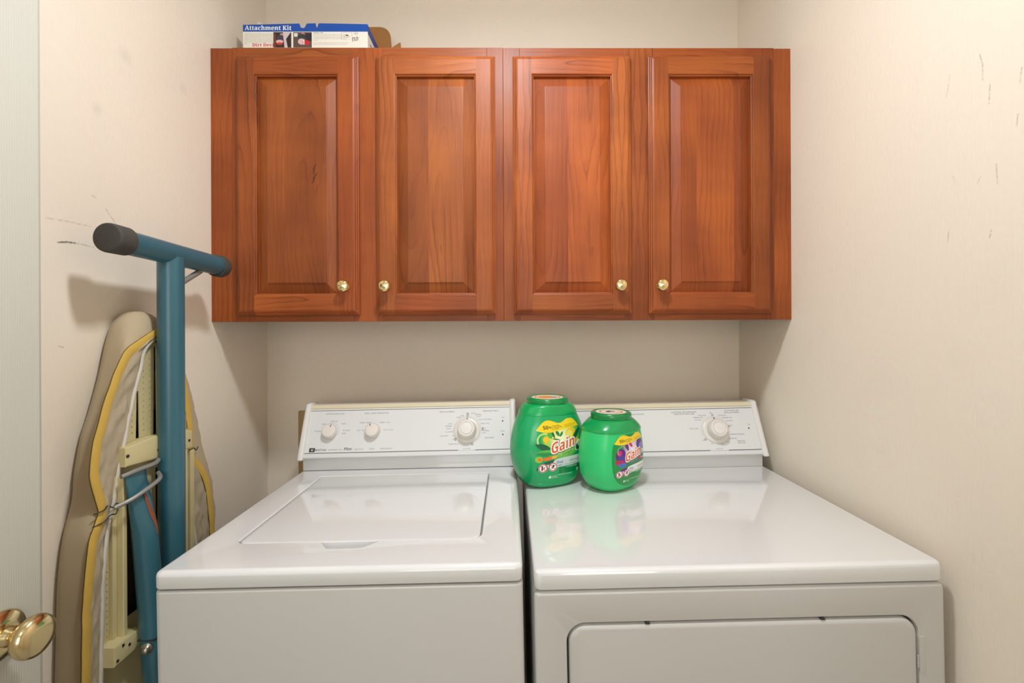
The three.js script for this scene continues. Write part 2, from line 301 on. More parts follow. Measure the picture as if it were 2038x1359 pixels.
// ---------------------------------------------------------------- wall cabinets
// the raised panel door: mitred rings of [inset, depth]; every stile, rail and panel is its own mesh
const OUT = [[0, -0.019], [0, -0.011], [0.003, -0.0098], [0.004, -0.0066], [0.0072, -0.0056], [0.0085, -0.002], [0.0118, -0.0006], [0.0135, 0]];
const SW = 0.0525;
const INN = [[SW, 0], [SW + 0.002, -0.0009], [SW + 0.0035, -0.0038], [SW + 0.006, -0.0052], [SW + 0.0066, -0.0132]];
const PAN = [[SW + 0.0066, -0.0132], [SW + 0.0085, -0.0132], [SW + 0.0355, -0.0026], [SW + 0.036, -0.0008], [SW + 0.038, -0.0005]];
function quads() {
  const pos = [], uv = [];
  return {
    q(a, b, c, d, f) { for (const p of [a, b, c, a, c, d]) { pos.push(...p); uv.push(...f(p)); } },
    done() { const g = new THREE.BufferGeometry(); g.setAttribute('position', new THREE.Float32BufferAttribute(pos, 3)); g.setAttribute('uv', new THREE.Float32BufferAttribute(uv, 2)); g.computeVertexNormals(); return g; },
  };
}
function cabinetDoor(parent, x0, x1, y0, y1, zf, panelMap, knobSide, tints) {
  const w = x1 - x0, h = y1 - y0, D = new THREE.Group(); D.name = 'door'; D.position.set(x0, y0, zf); parent.add(D);
  const P = (side, [d, z]) => ({ bl: [d, d, z], br: [w - d, d, z], tr: [w - d, h - d, z], tl: [d, h - d, z] });
  const vuv = (o) => (p) => [p[0] / 0.12 + o, p[1] / 0.8 + o * 0.37], huv = (o) => (p) => [p[1] / 0.12 + o, p[0] / 0.8 + o * 0.61];
  for (const s of ['left', 'right']) {                            // stiles run the full height
    const Q = quads(), f = vuv(rnd() * 3), L = s === 'left', xs = L ? SW : w - SW, ce = 0.0135;
    for (let i = 0; i + 1 < OUT.length; i++) {
      const a = P(s, OUT[i]), b = P(s, OUT[i + 1]);
      if (L) { Q.q(a.tl, a.bl, b.bl, b.tl, f); Q.q(a.bl, [xs, OUT[i][0], OUT[i][1]], [xs, OUT[i + 1][0], OUT[i + 1][1]], b.bl, f); Q.q([xs, h - OUT[i][0], OUT[i][1]], a.tl, b.tl, [xs, h - OUT[i + 1][0], OUT[i + 1][1]], f); }
      else { Q.q(a.br, a.tr, b.tr, b.br, f); Q.q([xs, OUT[i][0], OUT[i][1]], a.br, b.br, [xs, OUT[i + 1][0], OUT[i + 1][1]], f); Q.q(a.tr, [xs, h - OUT[i][0], OUT[i][1]], [xs, h - OUT[i + 1][0], OUT[i + 1][1]], b.tr, f); }
    }
    const xa = L ? ce : xs, xb = L ? xs : w - ce;
    Q.q([xa, ce, 0], [xb, ce, 0], [xb, h - ce, 0], [xa, h - ce, 0], f);
    for (let i = 0; i + 1 < INN.length; i++) { const a = P(s, INN[i]), b = P(s, INN[i + 1]); if (L) Q.q(a.bl, b.bl, b.tl, a.tl, f); else Q.q(b.br, a.br, a.tr, b.tr, f); }
    const xo = L ? 0 : w; Q.q([xo, 0, -0.019], [xs, 0, -0.019], [xs, h, -0.019], [xo, h, -0.019], f);
    part('stile', Q.done(), woodMat(stileTex[Math.floor(rnd() * 5)], tints[L ? 0 : 1] * (0.96 + rnd() * 0.1)), D);
  }
  for (const s of ['bottom', 'top']) {
    const Q = quads(), f = huv(rnd() * 3), B = s === 'bottom', xa = SW, xb = w - SW, Y = (d) => (B ? d : h - d);
    for (let i = 0; i + 1 < OUT.length; i++) { const [d, z] = OUT[i], [e, q] = OUT[i + 1]; const A = [xa, Y(d), z], Bq = [xb, Y(d), z], C = [xb, Y(e), q], E = [xa, Y(e), q]; if (B) Q.q(A, Bq, C, E, f); else Q.q(Bq, A, E, C, f); }
    if (B) Q.q([xa, 0.0135, 0], [xb, 0.0135, 0], [xb, SW, 0], [xa, SW, 0], f); else Q.q([xa, h - SW, 0], [xb, h - SW, 0], [xb, h - 0.0135, 0], [xa, h - 0.0135, 0], f);
    for (let i = 0; i + 1 < INN.length; i++) { const a = P(s, INN[i]), b = P(s, INN[i + 1]); if (B) Q.q(a.bl, a.br, b.br, b.bl, f); else Q.q(a.tr, a.tl, b.tl, b.tr, f); }
    Q.q([xa, Y(0), -0.019], [xb, Y(0), -0.019], [xb, Y(SW), -0.019], [xa, Y(SW), -0.019], f);
    part('rail', Q.done(), woodMat(stileTex[Math.floor(rnd() * 5)], tints[B ? 3 : 2] * (0.96 + rnd() * 0.1)), D);
  }
  {
    const Q = quads(), f = (p) => [(p[0] - SW) / 0.26, (p[1] - SW) / 0.66];
    for (let i = 0; i + 1 < PAN.length; i++) { const a = P('', PAN[i]), b = P('', PAN[i + 1]); Q.q(a.bl, a.br, b.br, b.bl, f); Q.q(a.br, a.tr, b.tr, b.br, f); Q.q(a.tr, a.tl, b.tl, b.tr, f); Q.q(a.tl, a.bl, b.bl, b.tl, f); }
    const c = P('', PAN[PAN.length - 1]); Q.q(c.bl, c.br, c.tr, c.tl, f);
    const e = P('', [SW, -0.017]); Q.q(e.bl, e.tl, e.tr, e.br, f);
    part('raised_panel', Q.done(), woodMat(panelMap, tints[4]), D);
  }
  const kx = knobSide === 'right' ? w - 0.0355 : 0.0285;
  part('knob', toZ(lathe([[0, 0], [0.011, 0], [0.0115, 0.002], [0.007, 0.005], [0.006, 0.011], [0.009, 0.0145], [0.0145, 0.018], [0.0162, 0.0215], [0.0155, 0.025], [0.0125, 0.0278], [0.0105, 0.0284], [0.0095, 0.0278], [0.0065, 0.0292], [0, 0.0302]], 40)).translate(kx, 0.078, 0), M.brass, D, 'polished brass round knob');
}
const faceM = (g, vert, tint) => { const o = rnd() * 3; const m = woodMat(stileTex[Math.floor(rnd() * 5)], tint); return [vert ? planarUV(g, 0, 1, 1 / 0.12, 1 / 0.8, o, o * 0.3) : planarUV(g, 1, 0, 1 / 0.12, 1 / 0.8, o, o * 0.4), m]; };
function wallCabinet(label, x0, x1, filler, doors, stiles, yTop) {
  const t = thing('wall_cabinet', label, 'cabinet', [0, 0, 0], 'cherry wall cabinets over the machines');
  const zf = -1.309, zb = ZB, y0 = 1.3545, add = (n, g, v, tint = 1) => part(n, ...faceM(g, v, tint), t);
  add('carcass', box(x0, x1, y0 + 0.006, yTop - 0.002, zb, zf - 0.019), true, 0.9);
  for (const [a, b, q] of stiles) add('face_stile', box(a, b, y0, yTop, zf - 0.019, zf, 0.0008), true, q);
  for (let i = 0; i + 1 < stiles.length; i++) { add('face_rail', box(stiles[i][1], stiles[i + 1][0], y0, y0 + 0.046, zf - 0.019, zf, 0.0008), false, 0.92); add('face_rail', box(stiles[i][1], stiles[i + 1][0], yTop - 0.046, yTop, zf - 0.019, zf, 0.0008), false, 1.0); }
  add('filler_strip', box(filler[0], filler[1], y0 + 0.0004, yTop - 0.001, zf - 0.0205, zf - 0.0012, 0.0008), true, 1.08);
  for (const d of doors) cabinetDoor(t, d[0], d[1], 1.3728, 2.0922, -1.2895, d[2], d[3], d[4]);
  return t;
}
wallCabinet('cherry two-door wall cabinet with brass knobs at left, attachment box on top', -0.770, -0.0126, [XL, -0.7705],
  [[-0.7533, -0.4147, panelTex[0], 'right', [0.95, 1.0, 0.95, 1.1, 0.98]], [-0.3662, -0.0344, panelTex[1], 'left', [0.97, 1.03, 1.2, 1.0, 0.98]]], [[-0.770, -0.728, 0.93], [-0.432, -0.349, 1.05], [-0.058, -0.0126, 0.9]], 2.1222);
wallCabinet('cherry two-door wall cabinet with brass knobs, on the right against the right wall', -0.0122, 0.7512, [0.7517, XR],
  [[0.0143, 0.3448, panelTex[2], 'right', [1.05, 1.2, 1.15, 1.0, 1.08]], [0.3937, 0.7369, panelTex[3], 'left', [1.0, 0.9, 1.12, 0.95, 1.02]]], [[-0.0122, 0.034, 0.88], [0.327, 0.411, 0.95], [0.719, 0.7512, 0.85]], 2.1212);

// ---------------------------------------------------------------- washer and dryer
const SL = Math.hypot(0.069, 0.1455), SLOPE = Math.atan(0.069 / 0.1455);
function console_(t, w, yb, printTex) {                            // the sloping control console on the rear of a machine
  const h = w / 2, zc = -0.22, yt = yb + 0.1455, P = [[0.22, yb], [0.289, yt], [0.335, yt], [0.335, yb]];   // a = -z
  const ccw = [[0.22, yb], [0.335, yb], [0.335, yt], [0.289, yt]];
  part('console_neck', box(-h + 0.006, h - 0.006, yb - 0.05, yb + 0.004, -0.33, -0.24, 0.004), M.enamel, t);
  for (const y of [yb - 0.0445, yb - 0.0035]) part('seam_strip', box(-h + 0.0065, h - 0.0065, y, y + 0.0022, -0.32, -0.2394), M.seamGrey, t);
  part('console_housing', solid(inset(ccw, 0.0015), [[0, -h + 0.006], [0, h - 0.006]], 'x'), M.plasticWhite, t);
  const onSlope = (g) => g.rotateX(-SLOPE).translate(0, yb, zc);     // x along the console, y up the slope, z outwards
  const along = (y0, y1, z0, z1, r) => onSlope(box(-h + 0.014, h - 0.014, y0, y1, z0, z1, r));
  part('lower_bead', along(-0.002, 0.0125, -0.006, 0.0035, 0.004), M.steelBead, t);
  part('upper_bead', along(SL * 0.883, SL * 0.908, -0.004, 0.0012, 0.001), M.plasticWhite, t);
  part('top_trim', along(SL * 0.908, SL + 0.0008, -0.012, 0.002, 0.0045), M.almond, t, 'aged almond coloured top trim strip');
  const pg = along(0.0128, SL * 0.883, -0.002, 0.0004, 0);
  const pw = w - 0.036, p = pg.attributes.position, uv = pg.attributes.uv, dir = V3(0, Math.cos(SLOPE), -Math.sin(SLOPE));
  for (let i = 0; i < p.count; i++) uv.setXY(i, (p.getX(i) + pw / 2) / pw, ((p.getY(i) - yb) * dir.y + (p.getZ(i) - zc) * dir.z - 0.0128) / (SL * 0.883 - 0.0128));
  part('control_panel', pg, std({ map: printTex, roughness: 0.35, color: lin(1, 1, 1) }), t, 'pale panel with printed wash settings');
  const cap = [[0.2115, yb - 0.004], [0.2155, yb - 0.0075], [0.226, yb - 0.0075], [0.34, yb - 0.006], [0.34, yt + 0.003], [0.288, yt + 0.0045], [0.2825, yt + 0.002], [0.280, yt - 0.002]];
  for (const s of [-1, 1]) part('end_cap', solid(cap, [[0.005, 0], [0.0016, 0.0015], [0, 0.005], [0, 0.013], [0.0016, 0.0165], [0.005, 0.018]], 'x', null, 0.9).translate(s > 0 ? h - 0.018 : -h, 0, 0), M.plasticWhite, t);
  const at = (g, u, v) => onSlope(g.translate((u - 0.5) * pw, lerp(0.0128, SL * 0.883, v), 0.0004));
  return { at, onSlope };
}
function smallKnob(t, at, u, v, ang) {
  const k = part('control_knob', at(toZ(lathe([[0, 0], [0.0215, 0], [0.0222, 0.002], [0.0212, 0.014], [0.0195, 0.0195], [0.017, 0.0215], [0, 0.022]], 40)), u, v), M.plasticKnob, t, 'round cream control knob');
  part('pointer_mark', at(box(-0.0009, 0.0009, 0.0115, 0.0185, 0.0208, 0.0222).rotateZ(ang), u, v), M.black, k);
}
function timerDial(t, at, u, v, ang) {
  const g = new THREE.Group(); g.name = 'timer_dial'; t.add(g);
  part('skirt', at(toZ(lathe([[0, 0], [0.0395, 0], [0.0398, 0.0015], [0.0385, 0.0035], [0.030, 0.006], [0, 0.0065]], 64)), u, v), std({ color: lin(0.78, 0.74, 0.69), roughness: 0.3 }), g);
  part('grip', at(toZ(lathe([[0, 0.004], [0.0285, 0.004], [0.0288, 0.008], [0.0275, 0.022], [0.0255, 0.0285], [0.0225, 0.0305], [0.0195, 0.0305], [0.0188, 0.0295], [0.0182, 0.0285], [0, 0.0285]], 64)), u, v), M.plasticKnob, g);
  part('cap', at(toZ(lathe([[0, 0.026], [0.0178, 0.026], [0.0178, 0.03], [0.0165, 0.0312], [0, 0.0318]], 48)), u, v), M.plasticWhite, g);
  part('pointer_mark', at(box(-0.0009, 0.0009, 0.033, 0.0385, 0.0035, 0.0062).rotateZ(ang), u, v), M.black, g);
}
const panelBase = (x, w, h) => { x.fillStyle = 'rgb(226,226,226)'; x.fillRect(0, 0, w, h); x.fillStyle = 'rgb(120,124,132)'; x.fillRect(0, 0, w, 6); };
function printAt(x, w, h, list, px, italic) {
  x.textAlign = 'center'; x.textBaseline = 'middle';
  for (const [s, u, v, k, col] of list) { x.font = `${italic ? 'italic ' : ''}${Math.round(px * (k ?? 1))}px sans-serif`; x.fillStyle = col ?? 'rgb(120,122,130)'; x.fillText(s, u * w, (1 - v) * h); }
}
function ticks(x, cx, cy, r0, r1, a0, a1, n) { x.strokeStyle = 'rgb(140,142,150)'; x.lineWidth = 2; for (let i = 0; i <= n; i++) { const a = lerp(a0, a1, i / n); x.beginPath(); x.moveTo(cx + r0 * Math.cos(a), cy + r0 * Math.sin(a)); x.lineTo(cx + r1 * Math.cos(a), cy + r1 * Math.sin(a)); x.stroke(); } }
const D1 = 'rgb(95,97,104)';
const washerPrint = canvasTex(2048, 436, (x, w, h) => {
  panelBase(x, w, h);
  printAt(x, w, h, [['INFINITE WATER LEVEL', 0.124, 0.915, 1.1], ['WASH - RINSE TEMPERATURE', 0.332, 0.91, 1.1], ['MEDIUM', 0.124, 0.737], ['SMALL', 0.075, 0.674], ['LARGE', 0.172, 0.676], ['EX SMALL', 0.05, 0.509], ['EX LARGE', 0.19, 0.516], ['RESET', 0.18, 0.445], ['WARM - WARM', 0.28, 0.688], ['WARM - COLD', 0.378, 0.685], ['HOT - COLD', 0.265, 0.51], ['COLD - COLD', 0.397, 0.51],
    ['DEPENDABLE CARE', 0.148, 0.073, 0.95], ['HEAVY DUTY', 0.262, 0.073, 0.95], ['2 SPEED', 0.325, 0.076, 0.95], ['SUPER CAPACITY', 0.396, 0.076, 0.95], ['REGULAR FABRICS', 0.686, 0.909, 1.1, D1], ['PERMANENT PRESS', 0.903, 0.908, 1.1, D1], ['OFF', 0.789, 0.866], ['HEAVY', 0.818, 0.861], ['NORMAL', 0.843, 0.825, 1, D1], ['LIGHT', 0.845, 0.78], ['SPIN', 0.762, 0.805], ['RINSE', 0.744, 0.765], ['COLD SPIN RINSE', 0.878, 0.706], ['RINSE SPIN', 0.876, 0.611], ['OFF', 0.874, 0.492], ['NORMAL', 0.881, 0.441, 1, D1], ['LIGHT', 0.872, 0.39], ['DELICATES', 0.898, 0.276, 1.1, D1], ['LIGHT', 0.703, 0.617], ['NORMAL', 0.696, 0.564, 1, D1], ['HEAVY', 0.696, 0.506], ['EX. HEAVY', 0.7, 0.428], ['SOAK ONLY', 0.675, 0.338], ['OFF', 0.722, 0.334], ['OFF', 0.722, 0.255], ['SOAK CYCLE', 0.724, 0.146, 1.1], ['WASH', 0.794, 0.17, 1, D1], ['14 CYCLES', 0.787, 0.035], ['ON', 0.967, 0.745], ['LOCK', 0.963, 0.425]], 17);
  x.fillStyle = 'rgb(40,42,46)'; x.fillRect(0.022 * w, 0.877 * h, 0.027 * w, 0.092 * h); x.fillStyle = 'rgb(230,230,230)'; x.font = 'bold 30px serif'; x.textAlign = 'center'; x.fillText('M', 0.0355 * w, 0.924 * h);
  x.fillStyle = 'rgb(50,52,56)'; x.font = 'bold 25px serif'; x.fillText('MAYTAG', 0.0775 * w, 0.926 * h);
  x.font = 'italic bold 36px serif'; x.fillText('Plus', 0.207 * w, 0.912 * h); x.fillStyle = 'rgb(110,112,120)'; x.fillRect(0.229 * w, 0.895 * h, 2, 0.06 * h);
  x.fillStyle = 'rgb(120,124,132)'; x.fillRect(0.0, h - 6, 0.745 * w, 6); x.fillRect(0.83 * w, h - 6, 0.17 * w, 6);
  ticks(x, 0.1127 * w, 0.505 * h, 82, 92, -2.2, 0.35, 22); ticks(x, 0.788 * w, 0.545 * h, 140, 152, -3.9, 0.9, 44);
  x.strokeStyle = 'rgb(70,72,78)'; x.lineWidth = 4; x.strokeRect(0.786 * w, 0.15 * h, 14, 26); x.strokeRect(0.862 * w, 0.485 * h, 10, 26); x.strokeRect(0.81 * w, 0.845 * h, 16, 16); x.strokeRect(0.729 * w, 0.72 * h, 10, 22);
});
const dryerPrint = canvasTex(2048, 382, (x, w, h) => {
  panelBase(x, w, h);
  printAt(x, w, h, [['DRYNESS MONITOR', 0.483, 0.89, 1.05], ['ELECTRONIC DRY PERMANENT', 0.695, 0.919, 1.1, D1], ['PRESS WITH PRESS CARE', 0.695, 0.872, 1.1, D1], ['ELECTRONIC DRY', 0.909, 0.935, 1.1, D1], ['REGULAR FABRICS', 0.909, 0.887, 1.1, D1], ['OFF', 0.814, 0.886], ['MORE DRY', 0.774, 0.832], ['NORMAL DRY', 0.754, 0.782, 1, D1], ['LESS DRY', 0.752, 0.72], ['MORE DRY', 0.862, 0.821], ['NORMAL DRY', 0.882, 0.767, 1, D1], ['LESS DRY', 0.888, 0.69], ['OFF', 0.893, 0.578], ['PRESS CARE', 0.726, 0.516], ['WRINKLE RELEASE', 0.912, 0.367, 1, D1], ['DAMP DRY', 0.888, 0.27, 1, D1], ['TIME DRY/', 0.921, 0.212, 1, D1], ['AIR FLUFF', 0.922, 0.165, 1, D1], ['OFF', 0.76, 0.242], ['70', 0.792, 0.16], ['40', 0.837, 0.155], ['20', 0.862, 0.2], ['8 CYCLES', 0.821, 0.04], ['ON', 0.972, 0.59]], 15);
  x.fillStyle = 'rgb(120,124,132)'; x.fillRect(0.0, h - 6, 0.78 * w, 6); x.fillRect(0.86 * w, h - 6, 0.14 * w, 6);
  ticks(x, 0.82 * w, 0.53 * h, 122, 132, -3.6, 1.9, 40); x.strokeStyle = 'rgb(70,72,78)'; x.lineWidth = 3; x.strokeRect(0.816 * w, 0.15 * h, 12, 14); x.strokeRect(0.881 * w, 0.42 * h, 8, 16); x.strokeRect(0.765 * w, 0.72 * h, 12, 14);
});
function machineBody(t, w, d, yTop, ySeam, cornerR = 0.014) {
  const h = w / 2, z0 = -d / 2, z1 = d / 2, c = rrect(-h, -z1, h, -z0, [cornerR, cornerR, 0.012, 0.012]);   // b = -z, so the front is the low side
  return { c, h, z0, z1, lip: (top) => [[0.006, ySeam + 0.003], [0.0012, ySeam + 0.0035], [0, ySeam + 0.006], ...fillet(0, top, 0.010, 6)] };
}
{
  const W = 0.6452, D = 0.68, top = 0.910, seam = 0.8765;
  const t = thing('washing_machine', 'white top-load washing machine with sloping console, left of the dryer', 'washer', [-0.2858, 0.005, -1.155]); t.rotation.z = 0.0155;
  const b = machineBody(t, W, D, top, seam);
  part('cabinet', solid(b.c, [[0.01, 0.0], [0, 0.002], [0, 0.09], [0, 0.092], ...fillet(0, seam, 0.005, 4)], 'y', null, 0.5), M.enamelShaded, t);
  const X0 = -0.240, X1 = 0.2435, F = 0.233, B = -0.188;             // lid opening
  const hole = rrect(X0, -F, X1, -B, [0.02, 0.022, 0.008, 0.008], 8);
  // the finger scoop dips forward out of the front edge of the opening
  const scoop = []; for (let i = 0; i <= 20; i++) { const s = i / 20, x = lerp(-0.075, 0.048, s), q = sstep(0, 0.24, s) * (1 - sstep(0.70, 1, s)); scoop.push([x, -F - 0.029 * q]); }
  const k = hole.findIndex((p, i) => p[1] < -F + 1e-5 && hole[(i + 1) % hole.length][0] - p[0] > 0.2);
  const hole2 = [...hole.slice(0, k + 1), ...scoop, ...hole.slice(k + 1)];
  part('top_cover', solid(b.c, b.lip(top), 'y', { contour: hole2, prof: [[0.004, top], [0.002, top - 0.0006], [0.0006, top - 0.0022], [0, top - 0.005], [0, top - 0.02]] }, 0.5), M.enamel, t);
  part('scoop_floor', box(X0 - 0.01, X1 + 0.01, top - 0.0235, top - 0.0195, B - 0.02, F + 0.04), M.enamel, t);
  const lid = rrect(X0 + 0.0028, -F + 0.001, X1 - 0.0028, -B - 0.0028, [0.018, 0.02, 0.006, 0.006], 8);
  part('lid', solid(lid, [[0.002, top - 0.018], [0, top - 0.016], [0, top - 0.006], [0.0008, top - 0.003], [0.0028, top - 0.0014], [0.006, top - 0.0008]], 'y', null, 0.5), M.enamel, t);
  const c = console_(t, W, 0.954, washerPrint);
  smallKnob(t, c.at, 0.1127, 0.485, -0.42); smallKnob(t, c.at, 0.3233, 0.485, 0.33);
  timerDial(t, c.at, 0.788, 0.455, 0);
  for (const v of [0.662, 0.344]) part('indicator_light', c.at(toZ(lathe([[0, 0], [0.0022, 0], [0.002, 0.001], [0, 0.0013]], 16)), 0.9645, v), std({ color: lin(0.06, 0.015, 0.012), roughness: 0.3 }), t, 'small dark red indicator light');
}
{
  const W = 0.732, D = 0.68, top = 0.903, seam = 0.866, h = W / 2, zf = D / 2;
  const t = thing('clothes_dryer', 'white front-load clothes dryer carrying two green containers, right of the washer', 'dryer', [0.4225, 0.005, -1.163]); t.rotation.z = 0.0155;
  const b = machineBody(t, W, D, top, seam);
  part('top_cover', solid(b.c, b.lip(top), 'y', null, 0.5), M.enamel, t);
  const shell = rrect(-h, -zf + 0.014, h, zf, [0.004, 0.004, 0.006, 0.006]);
  part('cabinet', solid(shell, [[0.01, 0], [0, 0.002], [0, seam - 0.003], [0.003, seam]], 'y', null, 0.5), M.enamelShaded, t);
  const door = rrect(-0.306, 0.39, 0.313, 0.806, 0.03, 8), front = rrect(-h, 0.02, h, seam, 0.011);
  const hz = zf;
  part('front_panel', solid(front, [[0.0, hz - 0.0145], [0, hz - 0.010], ...[0, 1, 2, 3, 4].map((i) => { const a = i / 4 * Math.PI / 2; return [0.007 * (1 - Math.cos(a)), hz - 0.007 + 0.007 * Math.sin(a)]; })], 'z', { contour: inset(door, -0.0035), prof: [[0.003, hz], [0.0009, hz - 0.0009], [0, hz - 0.003], [0, hz - 0.0145]] }, 0.5), M.enamelShaded, t);
  part('door_gap_shade', solid(inset(door, -0.0034), [[0, hz - 0.0143], [0, hz - 0.011]], 'z'), M.seam, t);  // black sheet standing in for the shade in the door gap
  const dr = part('door', solid(door, [[0, hz - 0.0108], [0, hz - 0.004], [0.0012, hz - 0.001], [0.0045, hz + 0.0012], [0.009, hz + 0.002], [0.012, hz + 0.0022]], 'z', null, 0.5), M.enamelShaded, t);
  for (const x of [-0.166, 0.146]) part('bumper', box(x - 0.004, x + 0.004, 0.8052, 0.8092, hz - 0.008, hz + 0.0012, 0.001), M.black, dr);
  part('hinge_plate', box(0.3175, 0.3275, 0.706, 0.772, hz - 0.004, hz + 0.0008, 0.0008), M.enamelShaded, dr);
  part('hinge_pin', box(0.3138, 0.3172, 0.716, 0.738, hz - 0.004, hz + 0.0006, 0.0008), M.greyBack, dr);
  const c = console_(t, W, 0.9455, dryerPrint);
  timerDial(t, c.at, 0.8203, 0.47, 0);
  part('indicator_light', c.at(toZ(lathe([[0, 0], [0.0022, 0], [0.002, 0.001], [0, 0.0013]], 16)), 0.967, 0.5025), std({ color: lin(0.05, 0.012, 0.012), roughness: 0.3 }), t, 'small dark red indicator light');
}
{ // the box behind the washer on the wall
  const t = thing('outlet_box', 'tan plastic outlet box on back wall behind washer console', 'outlet box', [-0.6, 0.95, ZB]);
  part('face_plate', box(-0.122, 0.14, -0.12, 0.104, 0, 0.012, 0.004), M.tan, t); part('recess', box(-0.08, 0.1, -0.08, 0.07, 0.0118, 0.0135), M.kraft, t);
}

// ---------------------------------------------------------------- detergent containers
function spline(rows) { // rows of [t, a, b, ...] -> smooth sampler (monotone enough)
  return (t) => { let i = 0; while (i < rows.length - 2 && t > rows[i + 1][0]) i++; const p0 = rows[Math.max(0, i - 1)], p1 = rows[i], p2 = rows[i + 1], p3 = rows[Math.min(rows.length - 1, i + 2)], u = clamp((t - p1[0]) / (p2[0] - p1[0]));
    return p1.slice(1).map((_, c) => { const k = c + 1, m1 = (p2[k] - p0[k]) / Math.max(1e-6, p2[0] - p0[0]) * (p2[0] - p1[0]), m2 = (p3[k] - p1[k]) / Math.max(1e-6, p3[0] - p1[0]) * (p2[0] - p1[0]); const u2 = u * u, u3 = u2 * u; return (2 * u3 - 3 * u2 + 1) * p1[k] + (u3 - 2 * u2 + u) * m1 + (-2 * u3 + 3 * u2) * p2[k] + (u3 - u2) * m2; }); };
}
const sup = (a, b, th, n) => { const c = Math.cos(th), s = Math.sin(th), r = Math.pow(Math.pow(Math.abs(c) / a, n) + Math.pow(Math.abs(s) / b, n), -1 / n); return [r * c, r * s]; };
function banner(x) { // yellow wavy flash across the top
  x.fillStyle = 'rgb(250,214,30)'; x.beginPath(); x.moveTo(70, 250); x.bezierCurveTo(150, 140, 210, 60, 310, 70); x.bezierCurveTo(430, 90, 460, 150, 560, 120); x.bezierCurveTo(650, 80, 700, 20, 790, 60); x.bezierCurveTo(860, 100, 900, 160, 950, 220); x.bezierCurveTo(830, 215, 600, 235, 460, 275); x.bezierCurveTo(330, 310, 200, 300, 70, 250); x.fill();
  x.save(); x.rotate(-0.05); x.fillStyle = 'rgb(35,50,20)'; x.font = 'bold 96px sans-serif'; x.fillText('50', 180, 246); x.font = 'bold 60px sans-serif'; x.fillText('%', 292, 238);
  x.font = 'bold 25px sans-serif'; x.fillText('MORE FRESH', 355, 205); x.fillText('& CLEAN POWER', 355, 234); x.fillText('VS. LIQUID', 355, 262); x.font = '22px sans-serif'; x.fillText('+ CONCENTRATED CLEAN', 590, 215); x.fillText('+ FRESHNESS IN 1 PAC', 600, 245); x.restore();
}
const blob = (x, col, cx, cy, rx, ry, rot = 0) => { x.fillStyle = col; x.beginPath(); x.ellipse(cx, cy, rx, ry, rot, 0, Math.PI * 2); x.fill(); };
const leaf = (x, col, cx, cy, l, w, rot) => { x.save(); x.translate(cx, cy); x.rotate(rot); x.fillStyle = col; x.beginPath(); x.moveTo(-l, 0); x.quadraticCurveTo(0, -w, l, 0); x.quadraticCurveTo(0, w, -l, 0); x.fill(); x.restore(); };
